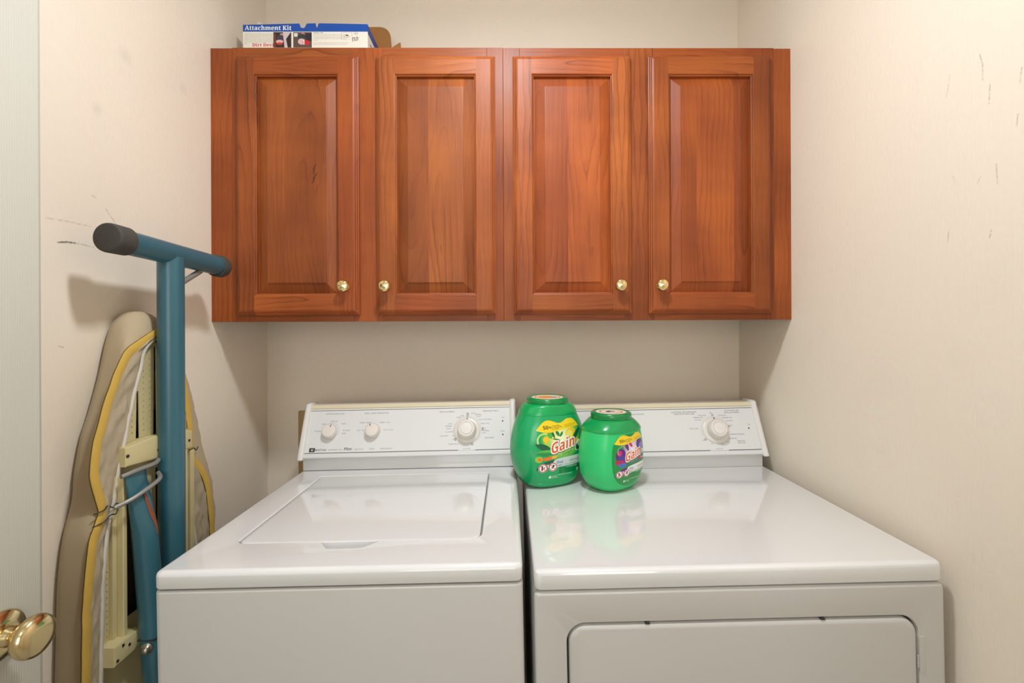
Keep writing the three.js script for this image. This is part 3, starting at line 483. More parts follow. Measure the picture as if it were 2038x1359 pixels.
function labelArt(x, w, h, purple) {
  x.clearRect(0, 0, w, h); x.textBaseline = 'alphabetic'; x.textAlign = 'left';
  if (purple) { x.fillStyle = 'rgb(10,146,66)'; x.beginPath(); x.moveTo(500, 5); x.bezierCurveTo(900, 5, 985, 150, 985, 560); x.bezierCurveTo(985, 960, 820, 1180, 500, 1180); x.bezierCurveTo(180, 1180, 15, 960, 15, 560); x.bezierCurveTo(15, 150, 100, 5, 500, 5); x.fill(); }
  x.setTransform(1, 0, 0, 0.97, 0, -56);
  const g = x.createRadialGradient(560, 420, 30, 560, 420, 420);
  if (purple) { g.addColorStop(0, 'rgba(252,240,248,1)'); g.addColorStop(0.45, 'rgba(236,196,222,0.9)'); g.addColorStop(1, 'rgba(120,50,140,0)'); } else { g.addColorStop(0, 'rgba(255,250,205,1)'); g.addColorStop(0.45, 'rgba(228,234,130,0.85)'); g.addColorStop(1, 'rgba(60,170,70,0)'); }
  x.fillStyle = g; x.fillRect(100, 180, 850, 640);
  const P = purple ? ['rgb(92,36,130)', 'rgb(214,40,120)', 'rgb(70,60,160)', 'rgb(150,110,200)', 'rgb(190,30,90)'] : ['rgb(10,96,60)', 'rgb(110,190,50)', 'rgb(250,200,40)', 'rgb(180,220,80)', 'rgb(240,120,30)'];
  if (purple) { blob(x, P[0], 210, 520, 120, 150, 0.3); blob(x, P[2], 240, 620, 90, 110, -0.4); blob(x, P[1], 180, 470, 60, 60); blob(x, P[4], 200, 690, 130, 60, 0.2); blob(x, 'rgb(80,110,200)', 250, 750, 110, 50); blob(x, P[2], 800, 330, 120, 110); blob(x, P[3], 850, 400, 80, 90); blob(x, P[0], 780, 270, 80, 60); leaf(x, P[0], 380, 330, 130, 90, 1.2); leaf(x, P[1], 500, 310, 90, 70, 0.9); blob(x, 'rgb(200,60,110)', 820, 640, 110, 70); x.strokeStyle = 'rgb(150,215,130)'; x.lineWidth = 12; x.beginPath(); x.arc(250, 430, 110, 2.4, 5.6); x.stroke(); }
  else {
    x.strokeStyle = 'rgb(205,232,130)'; x.lineWidth = 26; x.beginPath(); x.arc(215, 440, 130, 1.2, 5.9); x.stroke(); blob(x, P[2], 240, 420, 58, 58); blob(x, P[3], 235, 520, 56, 40);
    leaf(x, P[0], 190, 560, 160, 110, 0.35); leaf(x, 'rgb(80,180,70)', 320, 330, 85, 110, 1.3); leaf(x, P[0], 380, 335, 85, 40, 1.2); leaf(x, 'rgb(20,130,70)', 470, 320, 70, 60, 1.0); leaf(x, 'rgb(20,130,70)', 545, 340, 60, 46, -1.0); leaf(x, 'rgb(20,120,66)', 440, 430, 90, 26, 0.25);
    blob(x, 'rgb(250,205,40)', 740, 330, 110, 95, -0.5); blob(x, 'rgb(252,226,110)', 720, 350, 70, 70); leaf(x, P[0], 860, 380, 170, 90, -0.9); blob(x, 'rgb(240,180,40)', 850, 500, 80, 50, -0.5);
    leaf(x, 'rgb(95,190,70)', 230, 660, 210, 90, -0.05); leaf(x, 'rgb(20,150,70)', 240, 690, 220, 60, 0.1); blob(x, 'rgb(150,205,60)', 110, 790, 70, 60); blob(x, P[4], 120, 790, 36, 34); blob(x, P[4], 270, 780, 110, 34, -0.1); blob(x, 'rgb(250,180,60)', 400, 760, 60, 30, -0.3);
  }
  banner(x);
  // the small pac picture at the right edge
  x.fillStyle = 'rgb(240,245,240)'; x.beginPath(); x.moveTo(840, 590); x.lineTo(905, 470); x.lineTo(985, 500); x.lineTo(970, 690); x.lineTo(850, 680); x.fill(); blob(x, 'rgb(20,80,50)', 910, 610, 55, 70, 0.3); blob(x, 'rgb(190,215,200)', 935, 560, 34, 44, 0.3);
  // word mark
  x.save(); x.translate(320, 700); x.transform(1, -0.24, -0.06, 1, 0, 0); x.font = 'bold 255px sans-serif'; x.lineJoin = 'round';
  const word = (dx, dy) => { x.translate(dx, dy); x.scale(0.9, 1.12); };
  word(0, 0); x.strokeStyle = 'rgb(30,90,60)'; x.lineWidth = 52; x.strokeText('Gain', 6, 8); x.strokeStyle = 'rgb(255,255,255)'; x.lineWidth = 40; x.strokeText('Gain', 0, 0); x.fillStyle = 'rgb(238,92,20)'; x.fillText('Gain', 0, 0); x.restore();
  x.save(); x.translate(560, 742); x.rotate(-0.24); x.font = 'italic 74px serif'; x.fillStyle = purple ? 'rgb(60,110,70)' : 'rgb(25,90,50)'; x.fillText('flings!', 0, 0); x.restore();
  // band with the three claims
  x.save(); x.translate(0, 40); x.rotate(-0.055);
  x.fillStyle = purple ? 'rgb(240,240,240)' : 'rgb(214,222,222)'; x.beginPath(); x.moveTo(250, 950); x.lineTo(360, 800); x.bezierCurveTo(430, 770, 700, 770, 980, 780); x.lineTo(980, 950); x.fill();
  x.fillStyle = purple ? 'rgb(92,36,130)' : 'rgb(8,92,58)'; x.beginPath(); x.moveTo(10, 960); x.bezierCurveTo(60, 860, 140, 800, 350, 800); x.bezierCurveTo(320, 870, 290, 920, 240, 950); x.fill();
  x.fillStyle = '#fff'; x.font = 'bold 84px sans-serif'; x.fillText('3', 90, 925); x.fillText('1', 205, 925); x.font = 'bold 30px sans-serif'; x.fillText('IN', 150, 910);
  x.fillStyle = 'rgb(40,60,150)'; x.font = 'bold 76px serif'; x.fillText('Oxi', 400, 880); x.font = 'bold 34px sans-serif'; x.fillText('boost', 410, 925); x.fillStyle = 'rgb(70,80,90)'; x.font = 'italic 66px serif'; x.fillText('febreze', 660, 880); x.font = '26px sans-serif'; x.fillText('odor remover', 670, 922); x.fillStyle = 'rgb(150,160,165)'; x.fillRect(590, 830, 3, 100); x.fillRect(910, 830, 3, 100); x.restore();
  // warning signs
  for (const [cx, k] of [[185, 0], [375, 1]]) { const cy = 960 - k * 10; blob(x, 'rgb(252,252,252)', cx, cy, 84, 84); x.strokeStyle = 'rgb(205,40,40)'; x.lineWidth = 16; x.beginPath(); x.arc(cx, cy, 72, 0, 7); x.stroke(); x.fillStyle = 'rgb(25,25,25)'; if (k) { leaf(x, 'rgb(25,25,25)', cx, cy, 46, 30, -0.8); blob(x, 'rgb(25,25,25)', cx + 6, cy - 30, 18, 14); } else { x.fillRect(cx - 28, cy - 20, 28, 62); blob(x, 'rgb(25,25,25)', cx - 14, cy - 32, 16, 16); leaf(x, 'rgb(25,25,25)', cx + 24, cy - 4, 30, 16, -0.9); } x.beginPath(); x.lineWidth = 11; x.moveTo(cx - 50, cy - 50); x.lineTo(cx + 50, cy + 50); x.stroke(); }
  x.fillStyle = 'rgb(5,105,50)'; x.font = '24px sans-serif'; for (let i = 0; i < 6; i++) x.fillText('KEEP OUT OF REACH OF CHILDREN. READ LABEL', 500, 935 + i * 30);
  x.fillStyle = 'rgb(190,235,200)'; x.font = 'bold 34px sans-serif'; x.fillText('LAUNDRY PACS', 650, 985); x.fillText('NET WT 81 COUNT', 490, 1125); x.fillRect(890, 1030, 46, 60); x.fillStyle = 'rgb(10,140,64)'; x.fillText('N', 900, 1072);
  blob(x, 'rgb(190,240,205)', 330, 1145, 28, 28); x.fillStyle = 'rgb(190,240,205)'; x.font = 'bold 28px sans-serif'; x.fillText('PLEASE', 370, 1140); x.fillText('RECYCLE', 370, 1168);
}
const labelTex = [false, true].map((p) => canvasTex(1000, 1190, (x, w, h) => labelArt(x, w, h, p)));
const lidTex = [0, 1].map((k) => canvasTex(256, 256, (x) => { x.fillStyle = 'rgb(244,236,224)'; x.fillRect(0, 0, 256, 256); x.strokeStyle = k ? 'rgb(226,140,90)' : 'rgb(240,150,60)'; x.lineWidth = 16; x.beginPath(); x.arc(128, 128, k ? 92 : 100, 0, 7); x.stroke(); if (k) { blob(x, 'rgb(60,60,60)', 128, 120, 44, 36); blob(x, 'rgb(210,210,205)', 140, 130, 24, 18); x.fillStyle = 'rgb(224,120,60)'; x.font = 'bold 30px sans-serif'; x.fillText('Gain', 96, 200); } else { blob(x, 'rgb(250,160,20)', 110, 128, 64, 60); blob(x, 'rgb(90,70,110)', 170, 160, 26, 20); x.fillStyle = 'rgb(224,110,40)'; x.font = 'bold 34px sans-serif'; x.fillText('Gain', 88, 140); } }));
function container(label, pos, turn, o) {
  const t = thing('detergent_container', label, 'container', pos, 'green laundry pac containers on the dryer'); t.rotation.y = turn;
  const SEG = 96, N = 2.6, prof = spline(o.body), H = o.body[o.body.length - 1][0], rows = [];
  const at = (y, th, out = 0) => { const [a, b] = prof(y), [x, z] = sup(a + out, b + out, th, N); return [x, y, z]; };
  rows.push(Array.from({ length: SEG }, (_, i) => [0, 0, 0]));
  for (let k = 0; k <= 56; k++) { const y = H * Math.pow(k / 56, 1.25); rows.push(Array.from({ length: SEG }, (_, i) => at(y, -i / SEG * Math.PI * 2))); }
  part('body', loft(rows, true), o.bodyMat, t, o.bodyLabel);
  const sp = spline(o.shoulder), s0 = o.shoulder[0][0], s1 = o.shoulder[o.shoulder.length - 1][0], sr = [];
  for (let k = 0; k <= 20; k++) { const y = lerp(s0, s1, k / 20), [a, b, n] = sp(y); sr.push(Array.from({ length: SEG }, (_, i) => { const [x, z] = sup(a, b, -i / SEG * Math.PI * 2, n); return [x, y, z]; })); }
  sr.unshift(sr[0].map(([x, y, z]) => [x * 0.985, y - 0.0015, z * 0.985])); sr.push(sr[sr.length - 1].map(([, y]) => [0, y, 0]));
  part('shoulder', loft(sr, true), o.capMat, t);
  const R = o.lidR, y0 = s1 - 0.002, y1 = o.h;
  const lid = part('screw_lid', lathe([[0, y0], [R - 0.002, y0], [R, y0 + 0.002], [R, y1 - 0.006], [R - 0.0016, y1 - 0.002], [R - 0.005, y1], [R - 0.008, y1 - 0.0004], [R - 0.010, y1 - 0.0016], [0, y1 - 0.0016]], 64), o.lidMat, t);
  const st = new THREE.CircleGeometry(R - 0.014, 48).rotateX(-Math.PI / 2).translate(0, y1 - 0.0012, 0);
  part('lid_sticker', st, std({ map: lidTex[o.art], roughness: 0.4 }), lid, o.art ? 'cream lid sticker with dark emblem' : 'cream lid sticker with orange print');
  // the printed label follows the front face
  const lw = o.labelW, ly0 = o.labelY[0], ly1 = o.labelY[1], pos2 = [], uv = [], idx = [], NX = 40, NY = 40;
  for (let j = 0; j <= NY; j++) for (let i = 0; i <= NX; i++) { const x = lerp(-lw / 2, lw / 2, i / NX), y = lerp(ly0, ly1, j / NY), [a, b] = prof(y), z = (b + 0.0006) * Math.pow(Math.max(0, 1 - Math.pow(Math.abs(x) / (a + 0.0006), N)), 1 / N); pos2.push(x, y, z); uv.push(i / NX, j / NY); }
  for (let j = 0; j < NY; j++) for (let i = 0; i < NX; i++) { const a = j * (NX + 1) + i; idx.push(a, a + 1, a + NX + 2, a, a + NX + 2, a + NX + 1); }
  const g = new THREE.BufferGeometry(); g.setAttribute('position', new THREE.Float32BufferAttribute(pos2, 3)); g.setAttribute('uv', new THREE.Float32BufferAttribute(uv, 2)); g.setIndex(idx); g.computeVertexNormals();
  part('front_label', g, std({ map: labelTex[o.art], transparent: true, alphaTest: 0.02, roughness: 0.3, clearcoat: 0.3 }), t, o.art ? 'purple floral front label' : 'yellow and green citrus front label');
  return t;
}
const gm = (r, g, b, q = {}) => std({ color: lin(r, g, b), roughness: 0.26, clearcoat: 0.25, clearcoatRoughness: 0.1, ...q });
container('larger dark green laundry pac container with citrus label, standing beside the gap', [0.108, 0.9035, -1.304], 0.40, {
  body: [[0, 0.054, 0.040], [0.003, 0.066, 0.049], [0.014, 0.0805, 0.057], [0.04, 0.0945, 0.063], [0.07, 0.1035, 0.0665], [0.10, 0.107, 0.068], [0.13, 0.1045, 0.0675], [0.165, 0.0955, 0.064], [0.196, 0.081, 0.0585]],
  shoulder: [[0.1955, 0.082, 0.0595, 2.6], [0.202, 0.0802, 0.0593, 2.55], [0.211, 0.0755, 0.0588, 2.4], [0.2195, 0.069, 0.0585, 2.2], [0.2235, 0.061, 0.057, 2]],
  h: 0.2385, lidR: 0.058, labelW: 0.148, labelY: [0.014, 0.186], art: 0, bodyMat: gm(0.002, 0.39, 0.125), capMat: gm(0.002, 0.40, 0.105), lidMat: gm(0.002, 0.26, 0.06),
});
container('smaller light green laundry pac container with purple floral label, standing in front', [0.2765, 0.9062, -1.261], 0.64, {
  body: [[0, 0.046, 0.038], [0.003, 0.057, 0.047], [0.014, 0.071, 0.056], [0.04, 0.0865, 0.0645], [0.07, 0.092, 0.067], [0.10, 0.0925, 0.067], [0.13, 0.0885, 0.0655], [0.158, 0.082, 0.063]],
  shoulder: [[0.1575, 0.0835, 0.0645, 2.7], [0.165, 0.0795, 0.063, 2.6], [0.174, 0.0715, 0.060, 2.4], [0.182, 0.063, 0.057, 2.1], [0.1848, 0.058, 0.055, 2]],
  h: 0.2015, lidR: 0.0545, labelW: 0.128, labelY: [0.016, 0.152], art: 1, bodyMat: gm(0.022, 0.58, 0.17, { roughness: 0.4, clearcoat: 0.15 }), capMat: gm(0.003, 0.34, 0.085), lidMat: gm(0.002, 0.24, 0.055), bodyLabel: 'light green translucent body',
});

// ---------------------------------------------------------------- attachment kit box on the cabinet
{
  const W = 0.3722, H = 0.126, DZ = 0.135, t = thing('attachment_box', 'open white and blue cardboard attachment kit box on the left cabinet', 'box', [-0.79, 2.1223, -1.40]);
  const print = canvasTex(1536, 520, (x, w, h) => {
    x.fillStyle = 'rgb(244,240,228)'; x.fillRect(0, 0, w, h); x.scale(1, 0.635); x.fillStyle = 'rgb(16,80,176)'; x.fillRect(0, 0, w, 158);
    x.fillStyle = 'rgb(255,255,250)'; x.font = 'bold 118px serif'; x.textBaseline = 'alphabetic'; x.save(); x.translate(22, 126); x.scale(0.63, 1); x.fillText('Attachment Kit', 0, 0); x.restore();
    x.fillStyle = 'rgb(120,116,110)'; x.font = '16px sans-serif'; const L = ['Transform the most versatile hand vac into a complete cleaning', 'and vacuum system. The set of hand held attachments gives', 'you more cleaning versatility. Use them on stairs, sofas,', 'drapes, upholstery and those hard to reach areas. The set', 'fits all of our models and stores in its own box. Keep the', 'crevice tool at hand, it reaches into tight spots at home,', 'in the car and in the workshop quickly and easily every', 'day.']; L.forEach((s, i) => x.fillText(s, 20, 204 + i * 27));
    x.fillStyle = 'rgb(206,26,34)'; x.save(); x.translate(112, 446); x.scale(0.66, 1); x.font = 'bold 88px serif'; x.fillText('Dirt Devil', 0, 0); x.restore();
    // two small photographs: someone seated by a curtain, someone cleaning a car seat
    x.fillStyle = 'rgb(52,40,38)'; x.fillRect(374, 168, 220, 300); x.fillStyle = 'rgb(120,62,44)'; x.fillRect(380, 200, 24, 260); blob(x, 'rgb(206,150,130)', 474, 214, 20, 26); blob(x, 'rgb(70,62,84)', 462, 290, 50, 66); blob(x, 'rgb(230,186,180)', 450, 350, 46, 34); blob(x, 'rgb(210,60,40)', 450, 392, 40, 24); x.fillStyle = 'rgb(214,200,204)'; x.beginPath(); x.moveTo(490, 168); x.lineTo(590, 168); x.lineTo(530, 300); x.lineTo(550, 468); x.lineTo(510, 468); x.fill();
    x.fillStyle = 'rgb(96,80,74)'; x.fillRect(618, 168, 228, 300); x.fillStyle = 'rgb(236,230,224)'; x.fillRect(628, 186, 44, 70); x.fillStyle = 'rgb(44,40,50)'; x.fillRect(770, 190, 76, 150); blob(x, 'rgb(206,120,106)', 736, 200, 24, 28); blob(x, 'rgb(50,62,62)', 722, 254, 52, 52); blob(x, 'rgb(226,190,194)', 720, 350, 44, 60); blob(x, 'rgb(205,40,44)', 778, 370, 44, 50); x.fillStyle = 'rgb(240,240,240)'; x.fillRect(742, 320, 14, 90);
    x.fillStyle = 'rgb(40,40,40)'; x.font = 'bold 22px sans-serif'; x.fillText('MODEL 190', 866, 190); x.fillStyle = 'rgb(120,118,112)'; x.font = '16px sans-serif'; const R = ['This attachment set will turn your hand vac into a complete', 'vacuum. The extra long hose, crevice tool, dusting brush and', 'upholstery nozzle let you clean hard to reach spots with ease', 'on furniture, stairs, blinds, cars, vans, boats and campers', 'at home.', '', 'Simply snap the adapter on and choose the tool for the task', 'that you need. Fits every model of this series, see the list.']; R.forEach((s, i) => x.fillText(s, 866, 220 + i * 27));
    x.strokeStyle = 'rgb(120,120,120)'; x.lineWidth = 2; x.strokeRect(1212, 176, 130, 130); x.strokeStyle = 'rgb(70,70,70)'; x.lineWidth = 3; x.beginPath(); x.moveTo(1240, 260); x.quadraticCurveTo(1270, 190, 1310, 240); x.quadraticCurveTo(1290, 290, 1240, 260); x.stroke(); blob(x, 'rgb(60,60,60)', 1280, 232, 12, 14); x.beginPath(); x.arc(1390, 190, 24, 0, 7); x.stroke(); x.beginPath(); x.arc(1392, 192, 10, 0, 5); x.stroke(); x.lineWidth = 8; x.beginPath(); x.moveTo(1350, 350); x.lineTo(1352, 270); x.lineTo(1372, 270); x.lineTo(1374, 340); x.moveTo(1392, 340); x.lineTo(1394, 264); x.lineTo(1414, 264); x.lineTo(1412, 330); x.stroke();
  });
  const s = new THREE.Shape(); s.moveTo(0, 0); s.lineTo(W, 0); s.lineTo(W, H - 0.002); s.lineTo(0.226, H + 0.001); s.lineTo(0.2235, H - 0.006); s.lineTo(0.2215, H - 0.0125); s.lineTo(0.2185, H - 0.009); s.lineTo(0.2165, H + 0.001); s.lineTo(0.190, H); s.lineTo(0.189, H - 0.004); s.absarc(0.1785, H - 0.005, 0.0085, 0, Math.PI, true); s.lineTo(0.168, H); s.lineTo(0, H - 0.004);
  const fg = new THREE.ExtrudeGeometry(s, { depth: 0.0015, bevelEnabled: false, curveSegments: 12 }); planarUV(fg, 0, 1, 1 / W, 1 / H);
  const card = std({ map: print, roughness: 0.5 }), white = std({ color: lin(0.76, 0.74, 0.68), roughness: 0.6 });
  part('front_panel', fg, card, t, 'printed front with blue header band');
  const side = canvasTex(256, 256, (x) => { x.fillStyle = 'rgb(236,232,226)'; x.fillRect(0, 0, 256, 256); x.fillStyle = 'rgb(24,64,150)'; x.fillRect(0, 0, 256, 60); for (let i = 0; i < 9; i++) { x.fillStyle = ['rgb(150,130,120)', 'rgb(60,70,110)', 'rgb(190,170,150)'][i % 3]; x.fillRect(16 + (i % 2) * 110, 78 + i * 18, 90, 10); } });
  part('side_panel', planarUV(box(W - 0.0015, W, 0, H - 0.003, -DZ, -0.0002), 2, 1, 1 / DZ, 1 / H, 1, 0), std({ map: side, roughness: 0.5 }), t, 'blue banded printed side');
  part('side_panel', box(0, 0.0015, 0, H - 0.006, -DZ, -0.0002), white, t);
  part('back_panel', box(0, W, 0, H - 0.004, -DZ - 0.0015, -DZ), M.kraft, t);
  part('bottom_panel', box(0.0016, W - 0.0016, 0, 0.0015, -DZ, -0.0002), M.kraft, t);
  const f = new THREE.Shape(); f.moveTo(0, 0); f.lineTo(0.081, 0); f.lineTo(0.077, 0.05); f.quadraticCurveTo(0.072, 0.082, 0.040, 0.0835); f.lineTo(0, 0.0835);
  part('open_flap', new THREE.ExtrudeGeometry(f, { depth: 0.0015, bevelEnabled: false }).translate(W - 0.042, H - 0.006, -DZ - 0.0005), M.kraft, t, 'brown cardboard flap standing open');
  const f2 = new THREE.Shape(); f2.moveTo(0, 0); f2.lineTo(0.05, 0); f2.lineTo(0.049, 0.029); f2.lineTo(0.046, 0.031);
  part('bent_flap', new THREE.ExtrudeGeometry(f2, { depth: 0.0015, bevelEnabled: false }).translate(W + 0.0265, H - 0.026, -0.10), M.kraft, t, 'bent brown flap at the right');
  const f3 = new THREE.Shape(); f3.moveTo(0, 0); f3.lineTo(0.07, 0); f3.lineTo(0, 0.034);
  part('tucked_flap', new THREE.ExtrudeGeometry(f3, { depth: 0.001, bevelEnabled: false }).translate(0.0, H - 0.004 + 0.03, -0.08), white, t);
}

// ---------------------------------------------------------------- ironing board leaning on the left wall, folded
{
  const t = thing('ironing_board', 'folded ironing board with tan cover, yellow binding and blue legs by left wall', 'ironing board', [0, 0, 0]);
  const curve = (pts) => { const c = new THREE.CatmullRomCurve3(pts.map(([z, y]) => V3(0, y, z)), false, 'centripetal'); return (n) => c.getSpacedPoints(n).map((p) => [p.z, p.y]); };
  const LOW = 0.06, up = (a) => a.slice().reverse();
  // outline (z, y) of the covered board, its yellow binding and the white edge of the pad: near half, then far half
  const silN = curve(up([[-1.019, 1.374], [-0.995, 1.37], [-0.977, 1.357], [-0.967, 1.345], [-0.954, 1.312], [-0.936, 1.244], [-0.913, 1.173], [-0.896, 1.128], [-0.882, 1.06], [-0.878, 1.014], [-0.86, 0.953], [-0.85, 0.88], [-0.846, 0.766], [-0.844, 0.698], [-0.843, LOW]]));
  const silF = curve([[-1.019, 1.374], [-1.048, 1.368], [-1.07, 1.352], [-1.112, 1.295], [-1.15, 1.236], [-1.184, 1.144], [-1.222, 1.013], [-1.254, 0.911], [-1.259, 0.81], [-1.26, LOW]]);
  const yelN = curve(up([[-1.02, 1.328], [-0.974, 1.305], [-0.942, 1.287], [-0.924, 1.263], [-0.909, 1.232], [-0.891, 1.191], [-0.878, 1.151], [-0.867, 1.116], [-0.862, 1.079], [-0.862, 1.057], [-0.875, 1.011], [-0.879, 0.989], [-0.872, 0.972], [-0.859, 0.943], [-0.852, 0.896], [-0.846, 0.832], [-0.844, 0.753], [-0.843, 0.701], [-0.847, LOW]].map(([z, y]) => [z - 0.006, y])));
  const yelF = curve([[-1.026, 1.328], [-1.062, 1.31], [-1.077, 1.282], [-1.098, 1.236], [-1.113, 1.173], [-1.125, 1.109], [-1.127, 1.06], [-1.134, 1.021], [-1.162, 0.991], [-1.184, 0.955], [-1.195, 0.919], [-1.21, 0.8], [-1.22, LOW]]);
  const whtN = curve(up([[-1.02, 1.316], [-0.992, 1.292], [-0.978, 1.246], [-0.963, 1.202], [-0.945, 1.138], [-0.939, 1.113], [-0.925, 1.059], [-0.912, 1.001], [-0.904, 0.976], [-0.896, 0.94], [-0.889, 0.877], [-0.886, 0.808], [-0.882, 0.679], [-0.884, LOW]]));
  const whtF = curve([[-1.02, 1.316], [-1.05, 1.30], [-1.066, 1.262], [-1.085, 1.2], [-1.1, 1.11], [-1.108, 1.02], [-1.118, 0.96], [-1.128, 0.9], [-1.15, 0.8], [-1.16, LOW]]);
  const N = 150, join = (a, b) => [...a(N), ...b(N).slice(1)];
  const S = join(silN, silF), Y = join(yelN, yelF), Wt = join(whtN, whtF);
  const toC = (p, d) => { const c = [-1.04, Math.min(p[1], 1.2)], l = Math.hypot(c[0] - p[0], c[1] - p[1]); return [p[0] + (c[0] - p[0]) / l * d, p[1] + (c[1] - p[1]) / l * d]; };
  const wr = (i, j) => 0.006 * nz(S[i][1] * 22, j * 0.7, i > N ? 4 : 1) + 0.003 * nz(S[i][1] * 60, j * 1.3, 2);
  const cov = S.map((p, i) => {
    const y = Y[i], r = (q, x) => [x, q[1], q[0]], m = (k) => [lerp(p[0], y[0], k), lerp(p[1], y[1], k)];
    return [r(toC(p, 0.05), -0.826), r(toC(p, 0.012), -0.8265), r(toC(p, 0.003), -0.822), r(p, -0.810), r(toC(p, 0.0015), -0.797), r(m(0.2), -0.786 + wr(i, 1)), r(m(0.45), -0.778 + wr(i, 2) * 0.7), r(m(0.75), -0.772 + wr(i, 3) * 0.5), r(y, -0.7685)];
  });
  part('cover', loft(cov, false), M.cover, t, 'tan fabric cover wrapped over the edge');
  const pad = Y.map((y, i) => { const w = Wt[i], m = (k) => [lerp(y[0], w[0], k), lerp(y[1], w[1], k)], fold = (j) => 0.010 * nz(y[1] * 26 + j * 0.9, j * 0.55 + (i > N ? 9 : 0), 5) + 0.005 * nz(y[1] * 62 + j * 0.5, j * 0.6, 7); const rr = []; for (let j = 0; j <= 8; j++) { const q = m(j / 8), e = Math.sin(j / 8 * Math.PI); rr.push([-0.7705 + e * (0.003 + fold(j)), q[1], q[0]]); } return rr; });
  part('pad', loft(pad, false), M.pad, t, 'wrinkled grey tan pad lining');
  const ribbon = (C, w, x, th) => loft(C.map((p, i) => { const a = C[Math.max(0, i - 1)], b = C[Math.min(C.length - 1, i + 1)], l = Math.hypot(b[0] - a[0], b[1] - a[1]) || 1, n = [-(b[1] - a[1]) / l, (b[0] - a[0]) / l], o = 0.0012 * nz(p[1] * 40, p[0] * 30), q = (k, d) => [x + d + o, p[1] + n[1] * k, p[0] + n[0] * k]; return [q(-w, 0), q(-w * 0.8, th), q(0, th * 1.25), q(w * 0.8, th), q(w, 0), q(0, -th * 0.4)]; }), true, true);
  part('binding', ribbon(Y, 0.0102, -0.7685, 0.0024), M.yellow, t, 'yellow fabric binding tape');
  part('piping', ribbon(Wt, 0.0046, -0.7705, 0.0026), M.piping, t, 'off-white pad edge');
  // perforated cream deck with slots, seen inside the cover
  const dk = new THREE.Shape(); inset(Wt.filter((_, i) => i % 6 === 0).map(([z, y]) => [-z, y]).reverse(), 0).forEach((p, i) => (i ? dk.lineTo(...p) : dk.moveTo(...p)));
  const hp = (pts) => { const q = new THREE.Path(); pts.forEach((p, i) => (i ? q.lineTo(...p) : q.moveTo(...p))); dk.holes.push(q); };
  hp([[0.9762, 1.106], [0.9852, 1.106], [0.9835, 1.205], [0.979, 1.205]]); hp([[1.024, 1.104], [1.0345, 1.104], [1.0325, 1.296], [1.0265, 1.296]]);
  for (const [z, y0, y1] of [[0.9668, 1.12, 1.165], [0.9972, 1.12, 1.25], [1.0145, 1.12, 1.275], [0.905, 0.74, 0.93], [1.11, 0.72, 0.98]]) for (let y = y0; y < y1; y += 0.0125) hp(Array.from({ length: 6 }, (_, i) => [z + 0.0014 * Math.cos(i * 1.047), y + 0.002 * Math.sin(i * 1.047)]));
  for (const [a, b] of [[0.935, 0.985], [1.03, 1.06]]) hp([[a, 0.75], [b, 0.75], [b, 1.03], [a, 1.03]]);
  part('deck', new THREE.ExtrudeGeometry(dk, { depth: 0.0015, bevelEnabled: false }).rotateY(Math.PI / 2).translate(-0.779, 0, 0), M.cream, t, 'cream painted perforated metal deck');
  part('backing', box(-0.8235, -0.822, 0.08, 1.15, -1.15, -0.94), std({ color: lin(0.10, 0.075, 0.05), roughness: 0.9 }), t, 'dark sheet behind the deck openings');
  const bar = part('crossbar', solid([[0.924, 1.062], [1.06, 1.053], [1.118, 1.053], [1.118, 1.092], [1.09, 1.102], [1.0, 1.106], [0.924, 1.0995]], [[0.001, 0], [0, 0.001], [0, 0.019], [0.003, 0.021]], 'x').translate(-0.776, 0, 0), M.cream, t);
  for (const [z, y] of [[-0.928, 1.083], [-1.008, 1.075], [-1.105, 1.072]]) part('dark_hole_disc', new THREE.CylinderGeometry(0.0032, 0.0032, 0.002, 14).rotateZ(Math.PI / 2).translate(-0.7548, y, z), M.black, bar);  // black discs stand in for the shade inside the holes
  const low = part('crossbar', solid([[0.886, 0.694], [0.93, 0.694], [0.952, 0.70], [0.958, 0.715], [0.955, 0.727], [0.945, 0.731], [0.886, 0.731]], [[0.001, 0], [0, 0.001], [0, 0.03], [0.003, 0.032]], 'x').translate(-0.779, 0, 0), M.cream, t);
  for (const [z, y] of [[-0.905, 0.724], [-0.92, 0.716], [-0.892, 0.703]]) part('dark_hole_disc', new THREE.CylinderGeometry(0.0028, 0.0028, 0.002, 12).rotateZ(Math.PI / 2).translate(-0.7468, y, z), M.black, low);  // black discs again for the shaded holes of the lower bar
  for (const [z0, z1, y0, y1, x] of [[-0.919, -0.929, 0.722, 1.045, -0.757], [-1.088, -1.104, 0.5, 1.055, -0.757], [-1.117, -1.131, 0.5, 1.045, -0.76]]) { part('rail', box(-0.778, x, y0, y1, z1, z0, 0.002), M.cream, t); }
  part('rail', box(-0.778, -0.769, 0.722, 1.045, -0.9185, -0.909, 0.001), M.cream, t);
  part('tail_plate', solid([[1.199, 0.5], [1.236, 0.5], [1.236, 0.895], [1.218, 0.905], [1.199, 0.91]], [[0, 0], [0, 0.004], [0.002, 0.006]], 'x').translate(-0.79, 0, 0), M.cream, t);
  // blue legs: the post with its T foot on top, and the second leg behind it
  part('leg', rod([[-0.74, 0.30, -1.027], [-0.74, 1.492, -1.027]], 0.0252, 40), M.blue, t, 'blue tubular leg ending in the T foot');
  const foot = part('foot_bar', rod([[-0.74, 1.5035, -0.872], [-0.74, 1.4955, -1.2]], 0.0238, 40), M.blue, t, 'blue tubular T foot bar');
  const capGeo = (s) => lathe([[0, 0.0], [0.024, 0.0], [0.0272, 0.002], [0.0278, 0.006], [0.0275, s - 0.002], [0.0262, s], [0.0242, s]], 48);
  part('end_cap', capGeo(0.042).rotateX(-Math.PI / 2).translate(-0.74, 1.5037, -0.864), M.rubber, foot, 'black rubber end cap');
